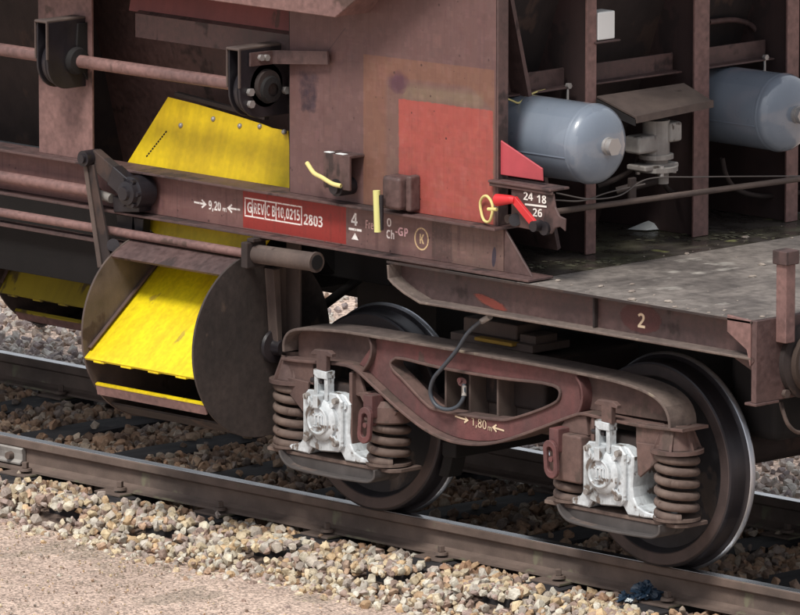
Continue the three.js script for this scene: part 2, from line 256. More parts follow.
const PAL = [[0.7, 0.51, 0.31], [0.72, 0.58, 0.38], [0.6, 0.41, 0.25], [0.47, 0.34, 0.26], [0.6, 0.53, 0.45], [0.74, 0.7, 0.61], [0.72, 0.6, 0.42], [0.58, 0.4, 0.28], [0.44, 0.38, 0.33], [0.5, 0.38, 0.34], [0.4, 0.29, 0.24], [0.56, 0.47, 0.42], [0.66, 0.53, 0.36]];
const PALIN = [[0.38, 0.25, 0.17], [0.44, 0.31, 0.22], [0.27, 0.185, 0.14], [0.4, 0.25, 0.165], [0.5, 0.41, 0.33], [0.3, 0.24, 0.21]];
const PALPALE = [[0.74, 0.67, 0.53], [0.76, 0.71, 0.6], [0.72, 0.62, 0.46], [0.62, 0.57, 0.5]];
const PALRUST = [[0.5, 0.33, 0.21], [0.44, 0.27, 0.17], [0.54, 0.4, 0.27]];
const PALFAR = [[0.42, 0.36, 0.33], [0.5, 0.46, 0.42], [0.34, 0.28, 0.27], [0.46, 0.37, 0.31], [0.28, 0.24, 0.24], [0.58, 0.55, 0.51]];
const stones = [];
function addStone(x, y, z, r, pal, dim = 1) {
  const c = pal[Math.floor(R0() * pal.length)], v = (0.82 + R0() * 0.42) * dim;
  stones.push({ x, y, z, r, c: c.map(q => q * v), g: Math.floor(R0() * stoneGeoms.length), e: [R0() * 6.3, R0() * 6.3, R0() * 6.3] });
}
const inWood = (x, pad) => SLEEPERS.some(s => Math.abs(x - s) < 0.117 + pad);
function scatter(x0, x1, z0, z1, step, r0, r1, pal, lift = 0, keep = 1) {
  for (let z = z0; z < z1; z += step) for (let x = x0; x < x1; x += step) {
    if (R0() > keep) continue;
    const X = x + (R0() - 0.5) * step * 1.1, Z = z + (R0() - 0.5) * step * 1.1, b = ballastY(X, Z), r = mix(r0, r1, Math.pow(R0(), 1.6)) * (Z > 1.2 ? mix(1, 0.75, smooth(1.2, 1.6, Z)) : 1);
    if (Z > b.edge - 0.2 && R0() < smooth(b.edge - 0.2, b.edge + 0.2, Z)) continue;
    if (Math.abs(Math.abs(Z) - 0.7505) < 0.075 + r * 0.6) { if (Math.abs(Math.abs(Z) - 0.7505) < 0.05 || lift > 0) continue; }
    const onWood = inWood(X, r * 0.55) && Math.abs(Z + 0.02) < 1.3;
    let y = b.y + (R0() - 0.55) * 0.022 + lift;
    if (onWood) { const edge = Z > 0.97 + 0.12 * R0(); if (!edge && R0() > 0.035) continue; y = Math.max(y, -0.158 + r * (edge ? 0.1 + R0() * 0.5 : 0.5)); }
    const near = Z > 0.83;
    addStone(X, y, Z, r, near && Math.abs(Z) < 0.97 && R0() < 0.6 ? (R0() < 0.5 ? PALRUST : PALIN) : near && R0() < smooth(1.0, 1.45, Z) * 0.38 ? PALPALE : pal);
  }
}
scatter(-5.2, 4.2, 0.8, 1.8, 0.036, 0.0165, 0.033, PAL);
scatter(-5.2, 4.2, 0.84, 1.6, 0.055, 0.018, 0.037, PAL, 0.017, 0.9);
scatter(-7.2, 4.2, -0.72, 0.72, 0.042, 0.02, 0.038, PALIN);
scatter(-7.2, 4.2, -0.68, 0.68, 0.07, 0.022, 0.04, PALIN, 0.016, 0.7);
scatter(-9.2, 4.8, -1.5, -0.8, 0.045, 0.02, 0.038, PALFAR);
scatter(-9.2, 4.8, -1.5, -0.8, 0.08, 0.02, 0.04, PALFAR, 0.02, 0.8);
scatter(-9.2, 4.8, -2.6, -1.5, 0.055, 0.02, 0.038, PALFAR, 0, 0.8);
scatter(-9.2, 4.8, -6.5, -2.6, 0.075, 0.015, 0.03, PALFAR, 0, 0.6);
for (let i = 0; i < 9000; i++) { const x = -5 + R0() * 8, z = 1.38 + R0() * 2.2, tiny = R0() < 0.96; addStone(x, GROUND_Y - 0.004 + 0.012 * gnoise(x * 0.9, z * 0.9), z, tiny ? 0.002 + Math.pow(R0(), 3) * 0.006 : 0.006 + Math.pow(R0(), 3) * 0.014, R0() < 0.1 ? PALIN : PAL, 1.0); }
{ // the stones seen largest are pieces of their own, the rest one mass
  const score = s => { const v = new THREE.Vector3(s.x, s.y, s.z).sub(EYE), d = -v.dot(BACK), px = 400 + FOC * v.dot(RIGHT) / d, py = 307.5 - FOC * v.dot(UP) / d; return px > 2 && px < 798 && py < 613 && s.z > 0.86 && s.z < b0(s) ? s.r + (s.y - ballastY(s.x, s.z).y) * 0.6 : -1; };
  const b0 = s => ballastY(s.x, s.z).edge + 0.1;
  stones.forEach(s => s.s = score(s)); stones.sort((a, b) => b.s - a.s);
  const mats = new Map();
  const q = new THREE.Quaternion(), E = new THREE.Euler(), m4 = new THREE.Matrix4(), col = new THREE.Color();
  stones.slice(0, 295).forEach((s, i) => {
    const key = i % 24; // shared tones
    if (!mats.has(key)) { const m = stoneTex.clone(); m.color.setRGB(...s.c); mats.set(key, m); }
    const o = new THREE.Mesh(stoneGeoms[s.g], mats.get(key)); o.name = 'stone'; o.position.set(s.x, s.y, s.z); o.rotation.set(...s.e); o.scale.setScalar(s.r); o.castShadow = o.receiveShadow = true; bed.add(o);
  });
  const rest = stones.slice(295);
  stoneGeoms.forEach((g, k) => {
    const l = rest.filter(s => s.g === k), im = new THREE.InstancedMesh(g, stoneTex, l.length);
    l.forEach((s, i) => { im.setMatrixAt(i, m4.compose(new THREE.Vector3(s.x, s.y, s.z), q.setFromEuler(E.set(...s.e)), new THREE.Vector3(s.r, s.r, s.r))); im.setColorAt(i, col.setRGB(...s.c)); });
    im.name = 'crushed_stone'; im.userData.kind = 'stuff'; im.castShadow = im.receiveShadow = true; bed.add(im);
  });
  console.log('stones', stones.length);
}

{ // sparse dry weeds where the stones run out into the sand
  const rr = rng(808), pos = [], nor = [];
  for (let i = 0; i < 130; i++) {
    const x = -3.6 + rr() * 5, e = ballastY(x, 1.4).edge, far = rr() < 0.25, z = far ? 2.1 + rr() * 0.5 : e + 0.02 + Math.pow(rr(), 1.5) * 0.35; if (!far && gnoise(x * 1.7, 7) < 0.45) continue;
    for (let k = 0; k < 14; k++) { const a = rr() * 6.3, l = 0.012 + rr() * 0.03, w = 0.0014, bx = x + (rr() - 0.5) * 0.07, bz = z + (rr() - 0.5) * 0.07, tx = bx + Math.cos(a) * l * 0.8, tz = bz + Math.sin(a) * l * 0.8, y0 = GROUND_Y - 0.012; pos.push(bx - w, y0, bz, bx + w, y0, bz, tx, y0 + l, tz); }
  }
  const g = new THREE.BufferGeometry(); g.setAttribute('position', new THREE.Float32BufferAttribute(pos, 3)); g.computeVertexNormals(); g.setAttribute('uv', new THREE.Float32BufferAttribute(new Float32Array(pos.length / 3 * 2), 2));
  const m = mesh('dry_weeds', g, new THREE.MeshPhysicalMaterial({ color: new THREE.Color().setRGB(0.16, 0.14, 0.08), roughness: 0.9, side: THREE.DoubleSide })); tag(m, 'thin dry weeds along the edge of the stones and sand', 'weeds'); m.userData.kind = 'stuff';
}

// ---------------------------------------------------------------- bogie
const bogie = thing('bogie', 'rusty brown two-axle bogie with white axle boxes and coil springs under the wagon', 'bogie');
const AX = 0.9, AY = 0.46;
function arc(cx, cy, r, a0, a1, n) { const o = []; for (let i = 0; i <= n; i++) { const a = mix(a0, a1, i / n); o.push([cx + r * Math.cos(a), cy + r * Math.sin(a)]); } return o; }
{ // wheelsets
  const wheelProf = [[0.096, 0.705], [0.096, 0.835], [0.125, 0.835], [0.135, 0.825], [0.14, 0.79], [0.165, 0.768], [0.25, 0.757], [0.335, 0.768], [0.375, 0.782], [0.388, 0.806], [0.394, 0.815], [0.448, 0.815]];
  const treadProf = [[0.448, 0.815], [0.455, 0.812], [0.4585, 0.806], [0.4605, 0.78], [0.4615, 0.745], [0.463, 0.727], [0.468, 0.72], [0.478, 0.7135]];
  const flangeProf = [[0.478, 0.7135], [0.482, 0.71], [0.487, 0.703], [0.489, 0.696], [0.486, 0.688], [0.475, 0.682]];
  const backProf = [[0.475, 0.682], [0.46, 0.68], [0.39, 0.68], [0.375, 0.7], [0.25, 0.73], [0.15, 0.705], [0.096, 0.702]];
  const rimFace = [[0.395, 0.8155], [0.399, 0.8185], [0.444, 0.8185], [0.448, 0.8155]];
  const G = { wheel: latheZ(wheelProf.concat([]), 96), back: latheZ(backProf, 96), tread: latheZ(treadProf, 96), flange: latheZ(flangeProf, 96), rim: latheZ(rimFace, 96) };
  for (const x of [-AX, AX]) {
    const ws = new THREE.Group(); ws.name = 'wheelset'; ws.position.set(x, AY, 0); ws.rotation.z = 0.4 * x; bogie.add(ws);
    mesh('axle', latheZ([[0.001, -1.04], [0.06, -1.04], [0.06, -0.86], [0.09, -0.82], [0.092, -0.7], [0.08, -0.6], [0.08, 0.6], [0.092, 0.7], [0.09, 0.82], [0.06, 0.86], [0.06, 1.04], [0.001, 1.04]], 32), M.sootShade, ws);
    for (const s of [1, -1]) {
      const w = mesh('wheel', [G.wheel.clone(), G.back.clone()], M.wheel, ws);
      if (s < 0) w.rotation.y = Math.PI;
      // polished running band, rubbed flange and rim ring ride on the wheel disc
      mesh('tread', G.tread.clone(), M.tread, w); mesh('flange', G.flange.clone(), M.flange, w); mesh('rim', G.rim.clone(), M.rim, w);
    }
  }
}
function sideFrame() {
  const F = 1.085, B = 0.915;                                           // front and back edge of the flanges
  const topPx = [[284, 352], [284, 343], [287, 336], [293, 332], [304, 331], [340, 333.2], [380, 339.5], [420, 346], [460, 353], [500, 360.5], [540, 367.5], [580, 375.5], [612, 382.5], [640, 391.5], [655, 400], [663, 409], [667, 419], [668, 430]];
  const top = smoothLine(XY(F, topPx), 4);
  const botPx = [[281, 357.5], [300, 360], [345, 364], [356, 369], [368, 380], [384, 395], [402, 411], [425, 428.5], [446, 438.5], [465, 442.5], [486, 442.5], [505, 438.5], [522, 433], [545, 424.5], [566, 416.5], [580, 412.5], [600, 416.5], [640, 424.5], [682, 429.5]];
  const bot = smoothLine(XY(F, botPx), 4);
  const hole = smoothLine(XY(1.035, [[397, 359], [392.5, 363], [394, 368], [403, 377], [430, 405], [436, 408], [500, 418.5], [510, 418], [552, 403.5], [559, 398], [560, 391], [554, 386.5], [500, 379], [440, 368.5], [405, 360], [397, 359]]), 4).slice(0, -1);
  // belly plate with the slot
  const cut = (a, b, L) => L.filter(p => p[0] > a && p[0] < b);
  const xl = at(367, 350, 'z', 1.03).x, xr = at(579, 390, 'z', 1.03).x;
  const outline = [...cut(xl - 0.05, xr + 0.02, bot).map(([x, y]) => [x, y + 0.001]), ...cut(xl + 0.02, xr - 0.0, top).reverse().map(([x, y]) => [x, y + 0.002])];
  const side = mesh('side_frame', prism(outline, 1.02, 1.035, [hole]), M.frameRed, bogie);
  mesh('top_flange', ribbon(top.slice().reverse(), -0.014, B, F), M.topDust, side);
  mesh('bottom_flange', ribbon(bot, -0.014, B, F), M.frame, side);
  // rolled lip round the slot
  let ar = 0; hole.forEach((p, i) => { const q = hole[(i + 1) % hole.length]; ar += p[0] * q[1] - q[0] * p[1]; }); const sg = ar > 0 ? -1 : 1;
  const grow = offsetLine([...hole, hole[0]], 0.012 * sg), shrink = offsetLine([...hole, hole[0]], -0.001 * sg);
  mesh('slot_rim', prism(grow.slice(0, -1), 0.965, 1.047, [shrink.slice(0, -1)], 0.003), M.frame, side);
  // end webs
  const Lx = XY(1.0, [[300, 331], [372, 334], [374, 372], [360, 366], [300, 355]]), c = [[-1.16, 0.82], [-1.15, 0.832], [-0.62, 0.874], [-0.6, 0.64], [-0.66, 0.665], [-0.74, 0.7], [-1.18, 0.705], [-1.18, 0.8]];
  mesh('end_web', prism(c, 0.99, 1.006), M.frame, side);
  mesh('end_web', prism([[0.62, 0.86], [0.9, 0.848], [1.06, 0.825], [1.15, 0.79], [1.185, 0.74], [1.19, 0.71], [0.9, 0.705], [0.66, 0.7], [0.6, 0.66]], 0.99, 1.006), M.frame, side);
  // curved edges where the belly box begins
  mesh('curved_rib', ribbon(smoothLine(XY(1.065, [[366, 336], [369.5, 343], [370, 353], [367, 362], [361, 371]])), 0.012, 0.99, 1.068), M.frame, side);
  mesh('curved_rib', ribbon(smoothLine(XY(1.065, [[575, 377], [579.5, 386], [581, 396], [580, 405], [577, 413]])), 0.012, 0.99, 1.068), M.frameRed, side);
  // plates seen inside the slot
  for (const px of [446, 470, 498]) { const p = at(px, 392, 'z', 0.99); mesh('inner_rib', box(p.x, p.x + 0.012, 0.53, 0.8, 0.88, 1.0), M.dusty, side); }
  const q0 = at(405, 372, 'z', 0.93), q1 = at(520, 412, 'z', 0.93);
  mesh('inner_floor', prism(offsetLine(cut(-0.55, 0.5, bot), 0.05).concat(offsetLine(cut(-0.55, 0.5, bot), 0.04).reverse()), 0.87, 1.02, [], 0), M.frame, side);
  // rear web: open at the slot's two ends
  mesh('rear_web', prism([[-0.22, 0.52], [0.36, 0.52], [0.27, 0.6], [0.27, 0.69], [0.33, 0.78], [0.3, 0.85], [-0.16, 0.85], [-0.16, 0.62]], 0.87, 0.88), M.dusty, side);
  mesh('cable_lug', [rod(at(462, 382, 'z', 0.99), at(462, 382, 'z', 1.03), 0.02), hexBolt(...at(462, 380, 'z', 1.02).toArray(), 0.014, 0.02)], M.frameRed, side);
  const a0 = at(455, 414, 'z', 1.039), dw = 0.34;
  decal('marking', a0.x, a0.x + dw, a0.y - 0.075, a0.y + 0.035, 1.0385, (g, w, h) => {
    g.strokeStyle = g.fillStyle = 'rgb(222,200,170)'; g.lineWidth = 0.008; g.save(); g.transform(1, 0.09, 0, 1, 0, 0);
    const arrow = (x0, x1, y) => { g.beginPath(); g.moveTo(x0, y); g.lineTo(x1, y); const s = Math.sign(x1 - x0) * 0.022; g.moveTo(x1 - s, y - 0.016); g.lineTo(x1, y); g.lineTo(x1 - s, y + 0.016); g.stroke(); };
    arrow(0.0, 0.08, 0.045); arrow(0.31, 0.24, 0.042);
    txt(g, '1,80', 0.1, 0.062, 0.055, 0.1); txt(g, 'm', 0.205, 0.062, 0.034); g.restore();
  }, side);

  // pedestals at both ends (mirrored about the frame's middle)
  for (const s of [-1, 1]) {
    const cx = s * AX, fix = pts => pts.map(([x, y]) => [cx + s * x, y]);
    // outer leg: upper plate, pointed lower plate and spring seat with its ribbed cone
    const outer = mesh('pedestal', [prism(fix([[0.12, 0.7], [0.295, 0.706], [0.34, 0.606], [0.12, 0.6]]), 1.05, 1.066), prism(fix([[0.135, 0.612], [0.335, 0.62], [0.345, 0.607], [0.16, 0.46], [0.145, 0.47]]), 1.066, 1.08)], M.frame, side);
    mesh('spring_seat', [latheY(cx + s * 0.308, 1.0, [[0.001, 0.6], [0.118, 0.6], [0.118, 0.583], [0.06, 0.575]]), latheY(cx + s * 0.308, 1.0, [[0.06, 0.71], [0.065, 0.69], [0.09, 0.602]]), ...[-0.9, 0.1, 1.1, 2.2].map(a => { const g = box(0.05, 0.108, 0.6, 0.7, -0.006, 0.006, 0); const p = g.attributes.position; for (let i = 0; i < p.count; i++) if (p.getY(i) > 0.65) p.setX(i, p.getX(i) * 0.62); g.computeVertexNormals(); g.rotateY(-a + (s > 0 ? 0 : 0.3)); g.translate(cx + s * 0.308, 0, 1.0); return g; })], M.frame, side);
    // inner leg: flared plate, friction housing and spring cup
    mesh('pedestal', [prism(fix([[-0.16, 0.7], [-0.11, 0.69], [-0.125, 0.585], [-0.29, 0.57], [-0.3, 0.585], [-0.2, 0.6]]), 1.03, 1.05), box(...[cx - s * 0.125, cx - s * 0.145].sort((a, b) => a - b), 0.36, 0.69, 0.95, 1.075)], M.frame, side);
    mesh('friction_housing', s > 0 ? [box(cx - 0.365, cx - 0.17, 0.385, 0.6, 0.93, 1.115, 0.012), prism([[cx - 0.35, 0.6], [cx - 0.3, 0.665], [cx - 0.18, 0.69], [cx - 0.17, 0.6]], 0.95, 1.07)] : [latheY(cx + 0.308, 1.0, [[0.001, 0.585], [0.09, 0.585], [0.112, 0.56], [0.112, 0.49], [0.096, 0.48], [0.09, 0.51]]), prism([[cx + 0.17, 0.6], [cx + 0.22, 0.61], [cx + 0.42, 0.545], [cx + 0.4, 0.52], [cx + 0.2, 0.56]], 0.93, 1.06)], M.frame, side);
    // slotted link hanging in front of the friction gear
    const lx = s < 0 ? at(366, 425, 'z', 1.15).x : at(552, 459, 'z', 1.15).x, ly = s < 0 ? at(366, 425, 'z', 1.15).y : at(552, 459, 'z', 1.15).y;
    const ov = (w, h) => [...arc(0, h - w, w, 0, Math.PI, 8), ...arc(0, -h + w, w, Math.PI, 2 * Math.PI, 8)].map(([x, y]) => [lx + x + y * 0.14 * -s * 0.6, ly + y]);
    mesh('link', [prism(ov(0.041, 0.085), 1.145, 1.165, [ov(0.019, 0.055)]), rod([lx, ly + 0.0, 1.05], [lx, ly + 0.0, 1.16], 0.0125), box(lx - 0.03, lx + 0.028, ly + 0.03, ly + 0.135, 1.06, 1.14)], M.frameRed, side);
  }
  // hanger with a T-shaped head above each axle box
  for (const dx of [0, 1]) {
    const pts = dx ? [[594, 403], [597.5, 399.5], [613, 402], [617, 406], [617, 409], [611.5, 407.5], [611, 424], [601, 422], [601, 405.5], [595, 405]] : [[310.5, 352.5], [314, 349.3], [328, 351], [331.5, 354.5], [331.5, 357.5], [326, 356.5], [325.5, 378], [316, 376.5], [316, 355], [311, 355]];
    mesh('hanger', prism(XY(1.12, pts), 1.09, 1.12), M.frame, side);
  }
  return side;
}
function latheY(x, z, prof, seg = 32) { let g = new THREE.LatheGeometry(prof.map(([r, y]) => new THREE.Vector2(r, y)), seg); g = toCreasedNormals(g, 0.5); g.translate(x, 0, z); return g; }
const nearSide = sideFrame();
const farSide = nearSide.clone(); farSide.rotation.y = Math.PI; bogie.add(farSide);
farSide.children.filter(c => c.name === 'marking').forEach(c => farSide.remove(c));

// axle boxes: housing > cover, bolts, clamp, guard
function axleBox(x) {
  const wing = s => [[s * 0.14, -0.05], [s * 0.148, -0.095], [s * 0.17, -0.13], [s * 0.21, -0.146], [s * 0.28, -0.155], [s * 0.285, -0.17], [s * 0.2, -0.176]];
  const out = [[-0.135, 0.085], [-0.1, 0.12], [0.09, 0.128], [0.12, 0.12], [0.155, 0.085], ...wing(1.05), [0.12, -0.178], [0.09, -0.14], [-0.09, -0.14], [-0.12, -0.178], ...wing(-1).reverse()];
  const b = mesh('axle_box', [prism(out.slice().reverse(), 0.92, 1.085, [], 0.006)], M.white, bogie);
  b.position.set(x, AY, 0);
  mesh('spring_plate', [prismY([[-0.43, 0.9], [0.43, 0.9], [0.43, 1.03], [0.4, 1.075], [-0.4, 1.075], [-0.43, 1.03]], -0.2, -0.1815)], M.coil, b);
  mesh('cover', [prism([[-0.133, 0.09], [-0.1, 0.125], [-0.03, 0.13], [0.09, 0.128], [0.125, 0.095], [0.125, -0.11], [0.095, -0.14], [-0.02, -0.15], [-0.1, -0.135], [-0.133, -0.1]].reverse(), 1.07, 1.108, [], 0.006),
    latheZ([[0.1, 1.105], [0.096, 1.122], [0.084, 1.132], [0.07, 1.136], [0.066, 1.146], [0.06, 1.149], [0.055, 1.141], [0.001, 1.141]], 40)], M.white, b);
  const bump = [[-0.02, -0.022, 0.012, 0.05], [0.004, -0.028, 0.012, 0.06], [0.024, -0.02, 0.01, 0.045], [-0.03, 0.02, 0.06, 0.008], [-0.026, -0.032, 0.05, 0.007]];
  mesh('cast_marks', bump.map(([bx, by, w, h]) => box(bx, bx + w, by, by + h, 1.14, 1.147, 0.002)), M.white, b);
  for (const [sx, sy] of [[-1, 1], [1, 1], [1, -1], [-1, -1]]) {
    mesh('cover_arm', bar([sx * 0.06, sy * 0.064, 1.113], [sx * 0.098, sy * 0.1, 1.108], 0.022, 0.026, [0, 0, 1]), M.white, b);
    const r = mesh('bolt', hexBolt(sx * 0.094, sy * 0.098, 1.105, 0.016, 0.026), M.castGrey, b);
  }
  mesh('bolt', hexBolt(0.125, 0.075, 1.07, 0.018, 0.025), M.white, b);
  mesh('clamp', [box(-0.045, -0.022, 0.1, 0.205, 1.075, 1.12), box(0.02, 0.043, 0.09, 0.2, 1.075, 1.12), prism([[-0.045, 0.205], [-0.045, 0.23], [0.043, 0.225], [0.043, 0.19], [-0.022, 0.19]], 1.07, 1.125)], M.white, b);
  mesh('clamp_bolt', rod([-0.08, 0.172, 1.1], [0.0, 0.172, 1.1], 0.012), M.grease, b);
  mesh('rib', box(-0.018, 0.02, 0.055, 0.12, 1.1, 1.16, 0.008), M.white, b);
  // dished guard below the box
  const gl = smoothLine([[-0.29, -0.185], [-0.275, -0.215], [-0.235, -0.246], [-0.17, -0.258], [0.25, -0.258], [0.31, -0.25], [0.34, -0.228], [0.345, -0.19]], 5);
  mesh('guard', [prism([...gl], 1.0, 1.01, [], 0.002), ribbon(gl, 0.012, 0.95, 1.115), prism(gl.map(([x, y]) => [x * 0.96, Math.min(y * 1 + 0.0, -0.2)]), 1.06, 1.068, [], 0.001)], M.guard, b);
  mesh('top_pad', box(-0.09, 0.16, 0.11, 0.165, 0.93, 1.04, 0.02), M.sootShade, b);
  return b;
}
const boxL = axleBox(-0.912), boxR = boxL.clone(); boxR.position.x = 0.87; bogie.add(boxR);
for (const b of [boxL, boxR]) { const f = b.clone(); f.rotation.y = Math.PI; f.position.x = -b.position.x; bogie.add(f); }
{ // coil springs
  class Helix extends THREE.Curve { getPoint(t, v = new THREE.Vector3()) { const n = 5.4, a = t * n * 2 * Math.PI + 0.6, e = Math.min(t * n, (1 - t) * n, 1); const y = mix(0.305, 0.575, smooth(0, 1, t) * 0.18 + t * 0.82); return v.set(0.083 * Math.cos(a), y, 0.083 * Math.sin(a)); } }
  const g = new THREE.TubeGeometry(new Helix(), 150, 0.0195, 10);
  for (const z of [1, -1]) for (const s of [-1, 1]) for (const d of [-1, 1]) {
    const k = mesh('coil_spring', [g.clone(), latheY(0, 0, [[0.001, 0.3], [0.105, 0.3], [0.105, 0.288], [0.001, 0.288]])], M.coil, bogie); k.position.set(s * AX + d * 0.308, -0.003, z);
  }
}
// bolster, side bearer, brake gear between the frames
mesh('bolster', [box(-0.3, 0.3, 0.62, 0.86, -0.9, 0.9, 0.02), box(-0.16, 0.16, 0.86, 1.05, -0.16, 0.16, 0.02)], M.sootShade, bogie);
mesh('side_bearer', [box(-0.3, 0.22, 0.88, 0.915, 0.66, 0.9), box(-0.26, 0.08, 0.915, 0.985, 0.7, 0.86, 0.01), box(0.1, 0.2, 0.91, 0.95, 0.72, 0.86)], M.dusty, bogie);
mesh('rust_ring', [box(-0.12, 0.12, 0.9, 0.918, 0.88, 0.93, 0.006)], new THREE.MeshPhysicalMaterial({ color: new THREE.Color().setRGB(0.3, 0.18, 0.03), roughness: 0.9 }), bogie);
for (const s of [-1, 1]) {
  mesh('brake_beam', [bar([s * 0.36, 0.36, -0.85], [s * 0.36, 0.36, 0.85], 0.09, 0.07), box(s * 0.33 - 0.05, s * 0.33 + 0.05, 0.4, 0.58, -0.06, 0.06)], M.black, bogie);
  for (const z of [-0.76, 0.76]) mesh('brake_block', (() => { const a = []; for (let i = 0; i <= 8; i++) { const t = mix(-0.42, 0.42, i / 8); a.push([s * AX - s * 0.468 * Math.cos(t), AY + 0.468 * Math.sin(t) - 0.05]); } const b = a.map(([x, y]) => [x - s * 0.06, y]).reverse(); const o = [...a, ...b]; return prism(s < 0 ? o : o.reverse(), z - 0.045, z + 0.045); })(), M.black, bogie);
  mesh('brake_hanger', [rod([s * 0.36, 0.38, 0.76], [s * 0.3, 0.8, 0.72], 0.018)], M.sootShade, bogie);
}
{ // bonding cable looping from the wagon down to the bogie frame
  const c = mesh('bonding_cable', wire([at(490, 316.5, 'z', 1.16), at(480, 322, 'z', 1.14), at(468, 333, 'z', 1.13), at(457, 350, 'z', 1.115), at(443, 367, 'z', 1.11), at(433, 380, 'z', 1.1), at(430.5, 394, 'z', 1.09), at(436, 405, 'z', 1.085), at(447, 409.5, 'z', 1.075), at(458, 406, 'z', 1.06), at(464, 396, 'z', 1.05), at(464, 384, 'z', 1.04)], 0.0095, 90), M.cable, bogie);
  for (const r of [rod(at(490, 316.5, 'z', 1.16), at(482, 321, 'z', 1.145), 0.014), rod(at(464, 396, 'z', 1.05), at(464, 386, 'z', 1.04), 0.012)]) mesh('cable_end', r, M.castGrey, c);
}

